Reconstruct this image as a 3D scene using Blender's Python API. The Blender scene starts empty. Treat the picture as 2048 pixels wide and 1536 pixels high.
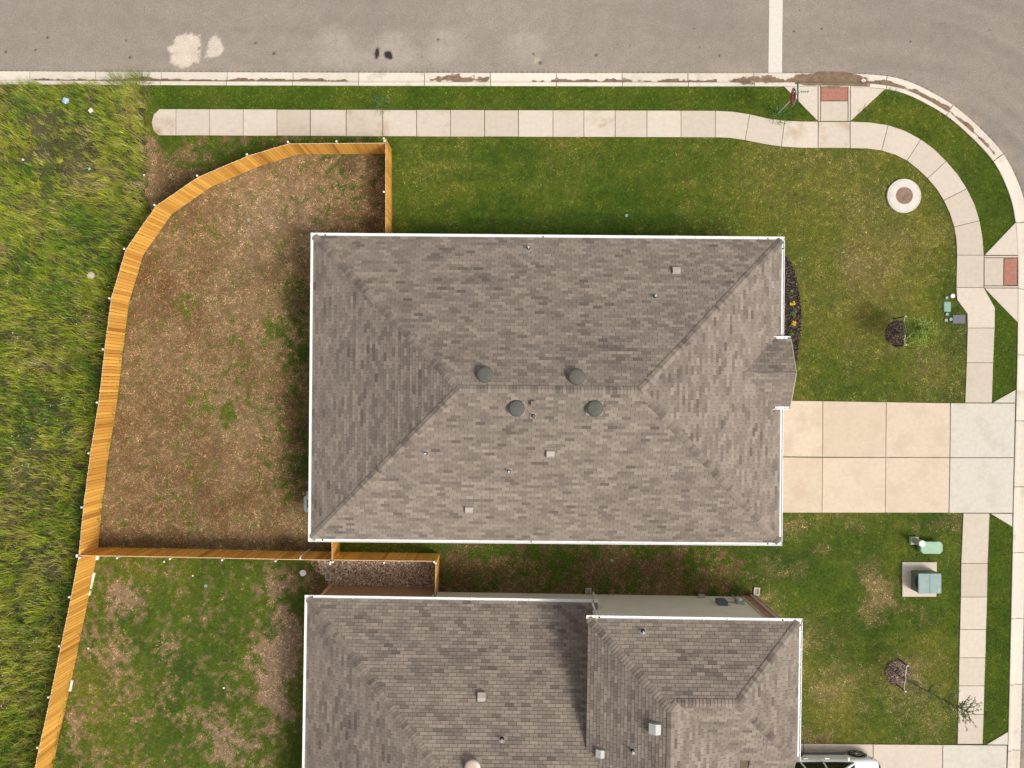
import bpy, bmesh, math, random
import numpy as np
from mathutils import Vector, Matrix

random.seed(7)
RNG = np.random.default_rng(11)
scene = bpy.context.scene
COL = scene.collection
R = math.radians

# ---------------------------------------------------------------- camera, sky, sun, exposure
H, S = 41.0, 44.0                       # camera height (m); photograph pixels per metre on the ground
cam_d = bpy.data.cameras.new('camera')
cam_d.sensor_fit = 'HORIZONTAL'; cam_d.sensor_width = 36.0
cam_d.lens = 36.0 * (S * H) / 2048.0
cam_d.clip_end = 2000.0
cam = bpy.data.objects.new('camera', cam_d); COL.objects.link(cam)
cam.location = (0, 0, H); cam.rotation_euler = (0, 0, 0)
scene.camera = cam

SUN_TO = Vector((0.62, -0.36, 1.0)).normalized()      # towards the sun
w = bpy.data.worlds.new('World'); scene.world = w; w.use_nodes = True
nt = w.node_tree; nt.nodes.clear()
sky = nt.nodes.new('ShaderNodeTexSky'); sky.sky_type = 'NISHITA'; sky.sun_disc = False
sky.sun_elevation = math.asin(SUN_TO.z); sky.sun_rotation = math.atan2(SUN_TO.x, SUN_TO.y)
sky.dust_density = 5.0; sky.air_density = 1.0; sky.ozone_density = 1.0
hs = nt.nodes.new('ShaderNodeHueSaturation'); hs.inputs['Saturation'].default_value = 0.12
bg = nt.nodes.new('ShaderNodeBackground'); bg.inputs['Strength'].default_value = 0.123
wo = nt.nodes.new('ShaderNodeOutputWorld')
nt.links.new(sky.outputs[0], hs.inputs['Color']); nt.links.new(hs.outputs[0], bg.inputs['Color'])
nt.links.new(bg.outputs[0], wo.inputs['Surface'])

sd = bpy.data.lights.new('sun', 'SUN'); sd.energy = 2.0; sd.angle = R(16); sd.color = (1.0, 0.93, 0.84)
sun = bpy.data.objects.new('sun', sd); COL.objects.link(sun)
sun.location = SUN_TO * 60; sun.rotation_euler = SUN_TO.to_track_quat('Z', 'Y').to_euler()

vs = scene.view_settings
vs.view_transform = 'Standard'; vs.look = 'None'; vs.gamma = 1.0; vs.use_curve_mapping = False
vs.exposure = 0.25

# ---------------------------------------------------------------- helpers
def P(px, py, z=0.0):
    """a photograph pixel to the world point at height z that stands there"""
    k = (H - z) / H / S
    return Vector(((px - 1024.0) * k, (768.0 - py) * k, z))

def woff(o):
    v = Vector((0, 0, 0))
    while o is not None:
        v += o.location; o = o.parent
    return v

def tag(o, label=None, cat=None, group=None, kind=None):
    if label: o['label'] = label
    if cat: o['category'] = cat
    if group: o['group'] = group
    if kind: o['kind'] = kind
    return o

def empty(name, loc, label=None, cat=None, group=None, kind=None):
    o = bpy.data.objects.new(name, None); COL.objects.link(o); o.location = loc
    o.empty_display_size = 0.2
    return tag(o, label, cat, group, kind)

def link(name, me, parent=None, loc=None, rot=None):
    o = bpy.data.objects.new(name, me); COL.objects.link(o)
    if parent is not None: o.parent = parent
    if loc is not None: o.location = loc
    if rot is not None: o.rotation_euler = rot
    return o

class MB:
    def __init__(self): self.v = []; self.f = []; self.m = []; self.mi = 0
    def add(self, vs, fs):
        n = len(self.v); self.v += [tuple(p) for p in vs]
        self.f += [tuple(i + n for i in f) for f in fs]; self.m += [self.mi] * len(fs)
        return self
    def box(self, c, s, rz=0.0, M=None):
        hx, hy, hz = s[0] / 2, s[1] / 2, s[2] / 2
        vs = [Vector((x, y, z)) for z in (-hz, hz) for x, y in ((-hx, -hy), (hx, -hy), (hx, hy), (-hx, hy))]
        Q = M if M is not None else Matrix.Rotation(rz, 3, 'Z')
        vs = [Q @ p + Vector(c) for p in vs]
        return self.add(vs, [(3, 2, 1, 0), (4, 5, 6, 7), (0, 1, 5, 4), (1, 2, 6, 5), (2, 3, 7, 6), (3, 0, 4, 7)])
    def bar(self, a, b, wd, th, up=Vector((0, 0, 1))):
        a = Vector(a); b = Vector(b); d = (b - a); L = d.length; d.normalize()
        if abs(d.dot(up)) > 0.98: up = Vector((0, 1, 0))
        s = d.cross(up).normalized(); u = s.cross(d)
        M = Matrix((d, s, u)).transposed()
        return self.box((a + b) / 2, (L, wd, th), M=M)
    def prism(self, poly, z0, z1, bevel=0.0):
        poly = [Vector((p[0], p[1], 0)) for p in poly]
        ar = sum(poly[i].x * poly[(i + 1) % len(poly)].y - poly[(i + 1) % len(poly)].x * poly[i].y for i in range(len(poly)))
        if ar < 0: poly.reverse()
        n = len(poly)
        if bevel > 0:
            ins = inset(poly, bevel)
            vs = [(p.x, p.y, z0) for p in poly] + [(p.x, p.y, z1 - bevel) for p in poly] + [(p.x, p.y, z1) for p in ins]
            fs = [tuple(range(n - 1, -1, -1)), tuple(range(2 * n, 3 * n))]
            for r in (0, n):
                fs += [(r + i, r + (i + 1) % n, r + n + (i + 1) % n, r + n + i) for i in range(n)]
        else:
            vs = [(p.x, p.y, z0) for p in poly] + [(p.x, p.y, z1) for p in poly]
            fs = [tuple(range(n - 1, -1, -1)), tuple(range(n, 2 * n))] + [(i, (i + 1) % n, n + (i + 1) % n, n + i) for i in range(n)]
        return self.add(vs, fs)
    def lathe(self, prof, c=(0, 0, 0), n=20, M=None, sx=1.0, sy=1.0):
        """prof: list of (r, z) from bottom to top"""
        vs = []; fs = []
        for r, z in prof:
            for i in range(n):
                a = 2 * math.pi * i / n
                p = Vector((r * math.cos(a) * sx, r * math.sin(a) * sy, z))
                if M is not None: p = M @ p
                vs.append(p + Vector(c))
        for j in range(len(prof) - 1):
            for i in range(n):
                fs.append((j * n + i, j * n + (i + 1) % n, (j + 1) * n + (i + 1) % n, (j + 1) * n + i))
        fs.append(tuple(range(n - 1, -1, -1))); k = (len(prof) - 1) * n; fs.append(tuple(range(k, k + n)))
        return self.add(vs, fs)
    def tube(self, pts, rad, n=6):
        pts = [Vector(p) for p in pts]
        if not hasattr(rad, '__len__'): rad = [rad] * len(pts)
        vs = []; fs = []; up = Vector((0.31, 0.17, 0.93))
        for i, p in enumerate(pts):
            d = (pts[min(i + 1, len(pts) - 1)] - pts[max(i - 1, 0)]).normalized()
            s = d.cross(up)
            if s.length < 1e-3: s = d.cross(Vector((1, 0, 0)))
            s.normalize(); u = s.cross(d)
            for k in range(n):
                a = 2 * math.pi * k / n
                vs.append(p + (s * math.cos(a) + u * math.sin(a)) * rad[i])
        for i in range(len(pts) - 1):
            for k in range(n):
                fs.append((i * n + k, i * n + (k + 1) % n, (i + 1) * n + (k + 1) % n, (i + 1) * n + k))
        fs.append(tuple(range(n - 1, -1, -1))); k = (len(pts) - 1) * n; fs.append(tuple(range(k, k + n)))
        return self.add(vs, fs)
    def mesh(self, name, mat, off=Vector((0, 0, 0)), smooth=False):
        me = bpy.data.meshes.new(name)
        me.from_pydata([(p[0] - off.x, p[1] - off.y, p[2] - off.z) for p in self.v], [], self.f)
        mats = mat if isinstance(mat, (list, tuple)) else [mat]
        for m in mats: me.materials.append(m)
        if len(mats) > 1: me.polygons.foreach_set('material_index', self.m)
        if smooth: me.polygons.foreach_set('use_smooth', [True] * len(me.polygons))
        me.update()
        return me
    def build(self, name, mat, parent=None, smooth=False, loc=None, **kw):
        """verts are world coordinates; a top-level object gets its origin at loc"""
        off = woff(parent) if parent is not None else (Vector(loc) if loc is not None else Vector((0, 0, 0)))
        o = link(name, self.mesh(name, mat, off, smooth), parent, None if parent is not None else off)
        return tag(o, **kw)

def inset(poly, d):
    n = len(poly); out = []
    for i in range(n):
        a, b, c = poly[i - 1], poly[i], poly[(i + 1) % n]
        e1 = (b - a).to_2d().normalized(); e2 = (c - b).to_2d().normalized()
        n1 = Vector((-e1.y, e1.x)); n2 = Vector((-e2.y, e2.x))
        m = n1 + n2
        m = m / max(0.35, m.dot(n1)) if m.length > 1e-6 else n1
        out.append(Vector((b.x + m.x * d, b.y + m.y * d, 0)))
    return out

def pxpoly(pts, z=0.0):
    return [P(x, y, z) for x, y in pts]

def catmull(pts, step=0.15):
    pts = [Vector(p) for p in pts]; out = []
    q = [pts[0] * 2 - pts[1]] + pts + [pts[-1] * 2 - pts[-2]]
    for i in range(1, len(q) - 2):
        p0, p1, p2, p3 = q[i - 1], q[i], q[i + 1], q[i + 2]
        n = max(1, int((p2 - p1).length / step))
        for k in range(n):
            t = k / n
            out.append(0.5 * ((2 * p1) + (p2 - p0) * t + (2 * p0 - 5 * p1 + 4 * p2 - p3) * t * t + (3 * p1 - p0 - 3 * p2 + p3) * t ** 3))
    out.append(pts[-1]); return out

def resample(pts, step):
    d = [0]
    for a, b in zip(pts, pts[1:]): d.append(d[-1] + (b - a).length)
    n = max(2, int(round(d[-1] / step)) + 1); out = []; j = 0
    for i in range(n):
        s = d[-1] * i / (n - 1)
        while j < len(d) - 2 and d[j + 1] < s: j += 1
        t = (s - d[j]) / max(1e-9, d[j + 1] - d[j])
        out.append(pts[j].lerp(pts[j + 1], t))
    return out

def offset_line(pts, d):
    """offset to the left of travel by d"""
    out = []
    for i, p in enumerate(pts):
        t = (pts[min(i + 1, len(pts) - 1)] - pts[max(i - 1, 0)]); t.z = 0; t.normalize()
        out.append(Vector((p.x - t.y * d, p.y + t.x * d, p.z)))
    return out

_LAT = {}
def vnoise(x, y, s, seed=0):
    if seed not in _LAT: _LAT[seed] = np.random.default_rng(seed + 100).random((256, 256)).astype(np.float32)
    g = _LAT[seed]; u = x / s + 37.1; v = y / s + 81.7
    i = np.floor(u).astype(np.int64); j = np.floor(v).astype(np.int64); a = u - i; b = v - j
    a = a * a * (3 - 2 * a); b = b * b * (3 - 2 * b)
    g00 = g[i % 256, j % 256]; g10 = g[(i + 1) % 256, j % 256]; g01 = g[i % 256, (j + 1) % 256]; g11 = g[(i + 1) % 256, (j + 1) % 256]
    return (g00 * (1 - a) + g10 * a) * (1 - b) + (g01 * (1 - a) + g11 * a) * b
def fbm(x, y, s, seed=0, octs=4, gain=0.55):
    t = 0; a = 1.0; n = 0
    for k in range(octs):
        t = t + a * vnoise(x, y, s / 2 ** k, seed + k); n += a; a *= gain
    return t / n
def sstep(a, b, x):
    t = np.clip((x - a) / (b - a), 0, 1); return t * t * (3 - 2 * t)

def inpoly(poly, x, y):
    c = np.zeros(x.shape, bool); n = len(poly)
    for i in range(n):
        x0, y0 = poly[i][0], poly[i][1]; x1, y1 = poly[(i + 1) % n][0], poly[(i + 1) % n][1]
        if y0 == y1: continue
        k = (y0 > y) != (y1 > y)
        c ^= k & (x < (x1 - x0) * (y - y0) / (y1 - y0) + x0)
    return c

def npmesh(name, verts, faces_flat, sizes, mat, col=None):
    me = bpy.data.meshes.new(name); faces_flat = np.asarray(faces_flat).reshape(-1)
    nv = len(verts); nf = len(sizes); nl = len(faces_flat)
    me.vertices.add(nv); me.loops.add(nl); me.polygons.add(nf)
    me.vertices.foreach_set('co', np.ascontiguousarray(verts, np.float32).ravel())
    me.loops.foreach_set('vertex_index', np.ascontiguousarray(faces_flat, np.int32).ravel())
    st = np.zeros(nf, np.int32); st[1:] = np.cumsum(sizes)[:-1]
    me.polygons.foreach_set('loop_start', st)
    if col is not None:
        a = me.color_attributes.new('Col', 'FLOAT_COLOR', 'POINT')
        c = np.ones((nv, 4), np.float32); c[:, :3] = col
        a.data.foreach_set('color', c.ravel())
    me.materials.append(mat); me.update(calc_edges=True); me.validate(); me.shade_flat()
    return me

# ---------------------------------------------------------------- materials
MATS = {}
def mat_nodes(name):
    m = bpy.data.materials.new(name); m.use_nodes = True
    return m, m.node_tree, m.node_tree.nodes['Principled BSDF']

def N(t, kind, **kw):
    n = t.nodes.new(kind)
    for k, v in kw.items():
        if k in n.inputs: n.inputs[k].default_value = v
        else: setattr(n, k, v)
    return n

def pos_noise(t, scale, detail=4.0, rough=0.6):
    g = N(t, 'ShaderNodeNewGeometry'); n = N(t, 'ShaderNodeTexNoise'); n.inputs['Scale'].default_value = scale
    n.inputs['Detail'].default_value = detail; n.inputs['Roughness'].default_value = rough
    t.links.new(g.outputs['Position'], n.inputs['Vector']); return n

def mixc(t, fac, a, b, mode='MIX'):
    n = N(t, 'ShaderNodeMix'); n.data_type = 'RGBA'; n.blend_type = mode
    for v, i in ((fac, 0), (a, 6), (b, 7)):
        if hasattr(v, 'is_linked') or hasattr(v, 'links'): t.links.new(v, n.inputs[i])
        elif i == 0: n.inputs[0].default_value = v
        else: n.inputs[i].default_value = (*v, 1)
    return n.outputs[2]

def ramp(t, src, lo, hi, a=0.0, b=1.0):
    n = N(t, 'ShaderNodeMapRange'); n.clamp = True
    n.inputs[1].default_value = lo; n.inputs[2].default_value = hi; n.inputs[3].default_value = a; n.inputs[4].default_value = b
    t.links.new(src, n.inputs[0]); return n.outputs[0]

def pbr(name, color, rough=0.7, var=0.15, scale=6.0, fine=60.0, finevar=0.08, metal=0.0, bump=0.0, shade=None, spec=0.3):
    """plain procedural surface: mottled colour, fine grain; shade=(dark, light) mixes by the object's or the mesh's 'shade'"""
    if name in MATS: return MATS[name]
    m, t, b = mat_nodes(name)
    n1 = pos_noise(t, scale); n2 = pos_noise(t, fine, 2.0)
    if shade:
        a1 = N(t, 'ShaderNodeAttribute'); a1.attribute_type = 'OBJECT'; a1.attribute_name = 'shade'
        a2 = N(t, 'ShaderNodeAttribute'); a2.attribute_type = 'GEOMETRY'; a2.attribute_name = 'shade'
        ad = N(t, 'ShaderNodeMath', operation='ADD'); t.links.new(a1.outputs['Fac'], ad.inputs[0]); t.links.new(a2.outputs['Fac'], ad.inputs[1])
        base = mixc(t, ad.outputs[0], shade[0], shade[1])
    else:
        base = mixc(t, 0.0, color, color)
    k1 = ramp(t, n1.outputs['Fac'], 0.3, 0.7, 1 - var, 1 + var)
    k2 = ramp(t, n2.outputs['Fac'], 0.3, 0.7, 1 - finevar, 1 + finevar)
    mu = N(t, 'ShaderNodeMath', operation='MULTIPLY'); t.links.new(k1, mu.inputs[0]); t.links.new(k2, mu.inputs[1])
    vm = N(t, 'ShaderNodeVectorMath', operation='SCALE'); t.links.new(base, vm.inputs[0]); t.links.new(mu.outputs[0], vm.inputs['Scale'])
    t.links.new(vm.outputs[0], b.inputs['Base Color'])
    b.inputs['Roughness'].default_value = rough; b.inputs['Metallic'].default_value = metal
    b.inputs['Specular IOR Level'].default_value = spec
    if bump:
        bp = N(t, 'ShaderNodeBump'); bp.inputs['Strength'].default_value = bump; bp.inputs['Distance'].default_value = 0.01
        t.links.new(n2.outputs['Fac'], bp.inputs['Height']); t.links.new(bp.outputs[0], b.inputs['Normal'])
    MATS[name] = m; return m

def vcol_mat(name, rough=0.85, var=0.12, scale=8.0, fine=45.0, finevar=0.15, spec=0.15):
    m, t, b = mat_nodes(name)
    at = N(t, 'ShaderNodeAttribute'); at.attribute_name = 'Col'
    n1 = pos_noise(t, scale); n2 = pos_noise(t, fine, 2.0)
    k1 = ramp(t, n1.outputs['Fac'], 0.3, 0.7, 1 - var, 1 + var); k2 = ramp(t, n2.outputs['Fac'], 0.3, 0.7, 1 - finevar, 1 + finevar)
    mu = N(t, 'ShaderNodeMath', operation='MULTIPLY'); t.links.new(k1, mu.inputs[0]); t.links.new(k2, mu.inputs[1])
    vm = N(t, 'ShaderNodeVectorMath', operation='SCALE'); t.links.new(at.outputs['Color'], vm.inputs[0]); t.links.new(mu.outputs[0], vm.inputs['Scale'])
    t.links.new(vm.outputs[0], b.inputs['Base Color']); b.inputs['Roughness'].default_value = rough
    b.inputs['Specular IOR Level'].default_value = spec
    MATS[name] = m; return m

def concrete(name, c0, c1, stain, amount=0.35, lo=0.58, seed=0.0):
    """broom-finished concrete; each slab's 'shade' picks its tone between c0 and c1; rusty or muddy stains in noise-shaped patches"""
    m, t, b = mat_nodes(name)
    a1 = N(t, 'ShaderNodeAttribute'); a1.attribute_type = 'OBJECT'; a1.attribute_name = 'shade'
    base = mixc(t, a1.outputs['Fac'], c0, c1)
    nl = pos_noise(t, 0.9, 6.0, 0.65); nm = pos_noise(t, 5.0, 5.0, 0.7); nf = pos_noise(t, 80.0, 2.0)
    a2 = N(t, 'ShaderNodeAttribute'); a2.attribute_type = 'OBJECT'; a2.attribute_name = 'stain'
    st = ramp(t, nl.outputs['Fac'], lo, lo + 0.16)
    mm = N(t, 'ShaderNodeMath', operation='MULTIPLY'); t.links.new(st, mm.inputs[0])
    ad = N(t, 'ShaderNodeMath', operation='ADD'); ad.inputs[1].default_value = amount; t.links.new(a2.outputs['Fac'], ad.inputs[0]); t.links.new(ad.outputs[0], mm.inputs[1])
    ks = ramp(t, nm.outputs['Fac'], 0.35, 0.65, 0.45, 1.0)
    m2 = N(t, 'ShaderNodeMath', operation='MULTIPLY'); t.links.new(mm.outputs[0], m2.inputs[0]); t.links.new(ks, m2.inputs[1]); m2.use_clamp = True
    c = mixc(t, m2.outputs[0], base, stain)
    k1 = ramp(t, nm.outputs['Fac'], 0.3, 0.7, 0.92, 1.06); k2 = ramp(t, nf.outputs['Fac'], 0.3, 0.7, 0.93, 1.06)
    mu = N(t, 'ShaderNodeMath', operation='MULTIPLY'); t.links.new(k1, mu.inputs[0]); t.links.new(k2, mu.inputs[1])
    vm = N(t, 'ShaderNodeVectorMath', operation='SCALE'); t.links.new(c, vm.inputs[0]); t.links.new(mu.outputs[0], vm.inputs['Scale'])
    t.links.new(vm.outputs[0], b.inputs['Base Color']); b.inputs['Roughness'].default_value = 0.85; b.inputs['Specular IOR Level'].default_value = 0.2
    bp = N(t, 'ShaderNodeBump'); bp.inputs['Strength'].default_value = 0.25; bp.inputs['Distance'].default_value = 0.01
    t.links.new(nf.outputs['Fac'], bp.inputs['Height']); t.links.new(bp.outputs[0], b.inputs['Normal'])
    MATS[name] = m; return m

M_WALK = concrete('sidewalk_concrete', (0.50, 0.43, 0.35), (0.58, 0.51, 0.425), (0.36, 0.24, 0.14), 0.40, 0.53)
M_DRIVE = concrete('tan_drive_concrete', (0.55, 0.445, 0.335), (0.60, 0.495, 0.38), (0.47, 0.36, 0.26), 0.55, 0.48)
M_APRON = concrete('grey_apron_concrete', (0.52, 0.475, 0.405), (0.56, 0.515, 0.445), (0.36, 0.33, 0.27), 0.5, 0.52)
M_KERB = concrete('kerb_concrete', (0.58, 0.52, 0.44), (0.66, 0.60, 0.51), (0.26, 0.18, 0.11), 0.55, 0.56)
M_JOINT = pbr('joint_dirt', (0.10, 0.075, 0.05), 0.95, 0.3, 9.0)
M_ROADV = vcol_mat('worn_asphalt', 0.9, 0.07, 2.0, 22.0, 0.20)
M_LAWNV = vcol_mat('lawn_soil', 0.95, 0.2, 7.0, 40.0, 0.25)
M_BLADE = vcol_mat('grass_blade', 0.75, 0.05, 3.0, 30.0, 0.05, 0.2)
M_WHITE = pbr('white_metal', (0.82, 0.82, 0.80), 0.35, 0.04, 3.0, 40.0, 0.04, spec=0.4)
M_SHINGLE = pbr('asphalt_shingle', None, 0.95, 0.06, 1.2, 55.0, 0.16, shade=((0.121, 0.099, 0.085), (0.288, 0.239, 0.195)), spec=0.1)
M_DECK = pbr('roof_felt', (0.075, 0.060, 0.050), 0.95, 0.2, 5.0)
M_WOOD = pbr('stained_cedar', None, 0.7, 0.06, 9.0, 30.0, 0.12, shade=((0.46, 0.195, 0.030), (0.92, 0.50, 0.105)), spec=0.2)
M_ENDGRAIN = pbr('pale_end_grain', (0.80, 0.62, 0.42), 0.8, 0.08)
M_RAIL = pbr('cedar_rail', (0.50, 0.22, 0.045), 0.75, 0.15, 4.0)
M_GALV = pbr('galvanised_steel', (0.62, 0.63, 0.63), 0.4, 0.08, 8.0, metal=0.5)
M_CAP = pbr('white_post_cap', (0.80, 0.80, 0.77), 0.5, 0.04)
M_BLACK = pbr('black_rubber', (0.012, 0.012, 0.012), 0.6, 0.1)
M_SIDING = pbr('pale_siding', (0.84, 0.78, 0.67), 0.8, 0.05, 1.5, 30.0, 0.04)
M_TRIM = pbr('tan_trim', (0.64, 0.53, 0.40), 0.8, 0.06)
M_BRICKWALL = pbr('brown_brick_wall', (0.36, 0.27, 0.19), 0.9, 0.2, 8.0)
M_BRICK = pbr('red_brick', None, 0.9, 0.15, 12.0, 70.0, 0.15, shade=((0.32, 0.14, 0.09), (0.58, 0.38, 0.28)))
M_MORTAR = pbr('mortar', (0.62, 0.55, 0.45), 0.95, 0.1)
# ---------------------------------------------------------------- ground masks (metres)
X0, Y0, CS = -26.0, -20.5, 0.025
NX, NY = int(52 / CS), int(41 / CS)
MASK = np.zeros((NY, NX), np.uint8)          # 0 lawn, 1 paved / built, 2 wild field, 3 outside the plot (road)
def mask_poly(poly, val, only=None):
    xs = [p[0] for p in poly]; ys = [p[1] for p in poly]
    i0 = max(0, int((min(xs) - X0) / CS) - 1); i1 = min(NX, int((max(xs) - X0) / CS) + 2)
    j0 = max(0, int((min(ys) - Y0) / CS) - 1); j1 = min(NY, int((max(ys) - Y0) / CS) + 2)
    if i1 <= i0 or j1 <= j0: return
    gx, gy = np.meshgrid(X0 + (np.arange(i0, i1) + 0.5) * CS, Y0 + (np.arange(j0, j1) + 0.5) * CS)
    k = inpoly(poly, gx, gy); sub = MASK[j0:j1, i0:i1]
    if only is not None: k &= (sub == only)
    sub[k] = val
def mask_at(x, y):
    i = np.clip(((x - X0) / CS).astype(int), 0, NX - 1); j = np.clip(((y - Y0) / CS).astype(int), 0, NY - 1)
    return MASK[j, i]

# ---------------------------------------------------------------- kerb line, road, ground
KERB_PX = [(-350, 166.5), (0, 168.5), (290, 170), (800, 171.6), (1300, 172.4), (1566, 172.6), (1700, 173.5), (1771, 178), (1811, 188), (1848, 205), (1899, 236),
           (1957, 288.5), (1994, 334), (2019.5, 391), (2030, 437), (2034, 480), (2036, 530), (2036, 600), (2035, 700), (2033, 790), (2028.5, 950),
           (2026, 1050), (2025, 1111), (2021, 1290), (2017, 1457), (2012, 1620), (2006, 1850)]
kerb_line = resample(catmull(pxpoly(KERB_PX)), 0.12)
PAN = 0.63
road_edge = offset_line(kerb_line, PAN)
plot = [Vector((-60, kerb_line[0].y, 0))] + kerb_line + [Vector((-60, kerb_line[-1].y, 0))]
MASK[:] = 3
mask_poly(plot, 0)

g = MB(); g.add([(-400, -400, -0.30), (400, -400, -0.30), (400, 400, -0.30), (-400, 400, -0.30)], [(0, 1, 2, 3)])
g.build('ground', pbr('distant_ground', (0.075, 0.085, 0.03), 0.95, 0.4, 0.3), kind='structure')

# road: one fine sheet with the stains of the asphalt in its colour
ROADZ = -0.125
def road_sheet():
    st = 0.06
    xs = np.arange(-26, 31.0, st); ys = np.arange(-21, 24.0, st)
    gx, gy = np.meshgrid(xs, ys)
    inside = inpoly([Vector((-60, road_edge[0].y, 0))] + offset_line(kerb_line, PAN - 0.06) + [Vector((-60, road_edge[-1].y, 0))], gx, gy)
    keep = ~(inside[:-1, :-1] & inside[1:, :-1] & inside[:-1, 1:] & inside[1:, 1:])
    idx = np.arange(gx.size).reshape(gx.shape)
    q = np.stack([idx[:-1, :-1], idx[:-1, 1:], idx[1:, 1:], idx[1:, :-1]], -1)[keep]
    used, inv = np.unique(q, return_inverse=True)
    x = gx.ravel()[used]; y = gy.ravel()[used]
    px = x * S * H / (H - ROADZ) + 1024; py = 768 - y * S * H / (H - ROADZ)
    base = np.array([0.252, 0.216, 0.184])
    streak = fbm(x * 0.12, y, 0.8, 3, 5); big = fbm(x, y, 5.0, 9, 4)
    # swirling tyre streaks at the bend
    ang = np.hypot(x - 17.2, y - 5.2); swirl = vnoise(ang * 3.0, np.arctan2(y - 5.2, x - 17.2) * 2.0, 0.8, 21)
    wb = sstep(1640, 1800, px)
    k = 1 + 0.16 * (streak - 0.5) * (1 - wb) + 0.18 * (swirl - 0.5) * wb + 0.16 * (big - 0.5)
    k *= 1 - 0.06 * wb
    c = base[None] * k[:, None]
    def blend(a, col):
        nonlocal c
        c = c * (1 - a[:, None]) + np.array(col)[None] * a[:, None]
    edge = fbm(x, y, 0.5, 31, 5, 0.65)
    def patch(cx, cy, rx, ry, rot, col, soft=0.25, rough=0.9, op=1.0):
        if soft < 0.3: rough *= 1.5
        dx = (px - cx); dy = (py - cy); cr, sr = math.cos(rot), math.sin(rot)
        d = np.hypot((dx * cr + dy * sr) / rx, (-dx * sr + dy * cr) / ry) + (edge - 0.5) * rough * 2
        blend(op * (1 - sstep(1 - soft, 1 + soft, d)), col)
    pale = (0.56, 0.49, 0.40)
    patch(372, 98, 24, 34, 0.5, pale, 0.15, 0.55, 0.9); patch(350, 98, 13, 8, 0.1, pale, 0.2, 0.5, 0.85); patch(362, 120, 17, 14, 0, pale, 0.25, 0.6, 0.75)
    patch(431, 97, 16, 21, 0.35, pale, 0.2, 0.6, 0.85)
    lt = (0.335, 0.290, 0.250)
    for cx in (672, 792, 890, 1048): patch(cx, 95, 34, 32, 0, lt, 0.8, 0.6, 0.85); patch(cx, 72, 14, 9, 0, (0.37, 0.32, 0.28), 0.6, 0.5, 0.5); patch(cx - 1, 80, 2.5, 16, 0, (0.24, 0.20, 0.17), 0.8, 0.3, 0.4)
    patch(740, 118, 110, 22, 0, lt, 0.8, 0.6, 0.6); patch(1075, 122, 9, 9, 0.6, (0.40, 0.37, 0.22), 0.6, 0.7, 0.8)
    dk = (0.035, 0.026, 0.022)
    patch(754, 107, 4.6, 12, 0.1, dk, 0.3, 0.6); patch(776, 110, 6.5, 6, 0.3, dk, 0.35, 0.9); patch(781, 115, 4, 3.5, 0, dk, 0.4, 0.7)
    for cx, cy, r in ((548, 107, 3.2), (876, 79, 3), (252, 81, 2.2), (71, 100, 2.4), (260, 115, 2.6), (12, 104, 2), (511, 86, 2), (1192, 110, 3), (1080, 126, 4.5), (1067, 108, 2.4),
                      (1235, 88, 1.6), (1260, 92, 1.4), (845, 114, 1.6), (1439, 111, 2), (1400, 94, 1.4), (1588, 63, 2), (1643, 58, 2), (1821, 83, 1.8), (1600, 20, 1.4), (1388, 58, 1.5), (95, 75, 2.4), (1979, 60, 1.5), (1820, 150, 1.2)):
        patch(cx, cy, r, r, 0, dk, 0.5, 0.4, 0.9)
    # crumbly dark edge where the asphalt meets the gutter pan
    dl = np.full(x.shape, 9.0)
    pts = np.array([(p.x, p.y) for p in road_edge[::2]])
    near = (py > 120) | (px > 1700)
    ii = np.nonzero(near)[0]
    for a in range(0, len(ii), 20000):
        s_ = ii[a:a + 20000]
        dl[s_] = np.min(np.hypot(x[s_, None] - pts[None, :, 0], y[s_, None] - pts[None, :, 1]), 1)
    e = 1 - sstep(0.02, 0.09, dl - 0.06 * (edge - 0.45)); blend(0.75 * e, (0.06, 0.05, 0.04))
    lo = (1 - sstep(0.1, 0.8, dl)) * sstep(0.45, 0.65, fbm(x * 0.4, y, 1.0, 55, 4)); blend(0.30 * lo, (0.36, 0.29, 0.22))
    v = np.stack([x, y, np.full(x.shape, ROADZ)], -1)
    me = npmesh('road', v, inv.reshape(-1, 4), np.full(len(q), 4), M_ROADV, c)
    o = link('road', me); tag(o, kind='structure')
    # far ends of the street, beyond the picture
    b = MB()
    for (x0, x1, y0, y1) in ((-60, -26.0, kerb_line[0].y + PAN, 24), (-60, 60, 24.0, 40), (31.0, 60, -60, 24.0), (road_edge[-1].x, 31.0, -60, -21.0)):
        b.add([(x0, y0, ROADZ - 0.006), (x1, y0, ROADZ - 0.006), (x1, y1, ROADZ - 0.006), (x0, y1, ROADZ - 0.006)], [(0, 1, 2, 3)])
    b.build('road_beyond', pbr('asphalt_far', (0.25, 0.214, 0.182), 0.9, 0.08), kind='structure')
road_sheet()

m = MB(); q = [P(1540, -140, ROADZ), P(1567, -140, ROADZ), P(1563.8, 145.5, ROADZ), P(1536.8, 145.5, ROADZ)]
m.add([(p.x, p.y, ROADZ + 0.006) for p in q], [(0, 1, 2, 3)][::1]); m.f[-1] = (3, 2, 1, 0)
m.build('stop_line_marking', pbr('road_paint', (0.60, 0.56, 0.50), 0.8, 0.06, 9.0, 70.0, 0.1), kind='structure')

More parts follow.
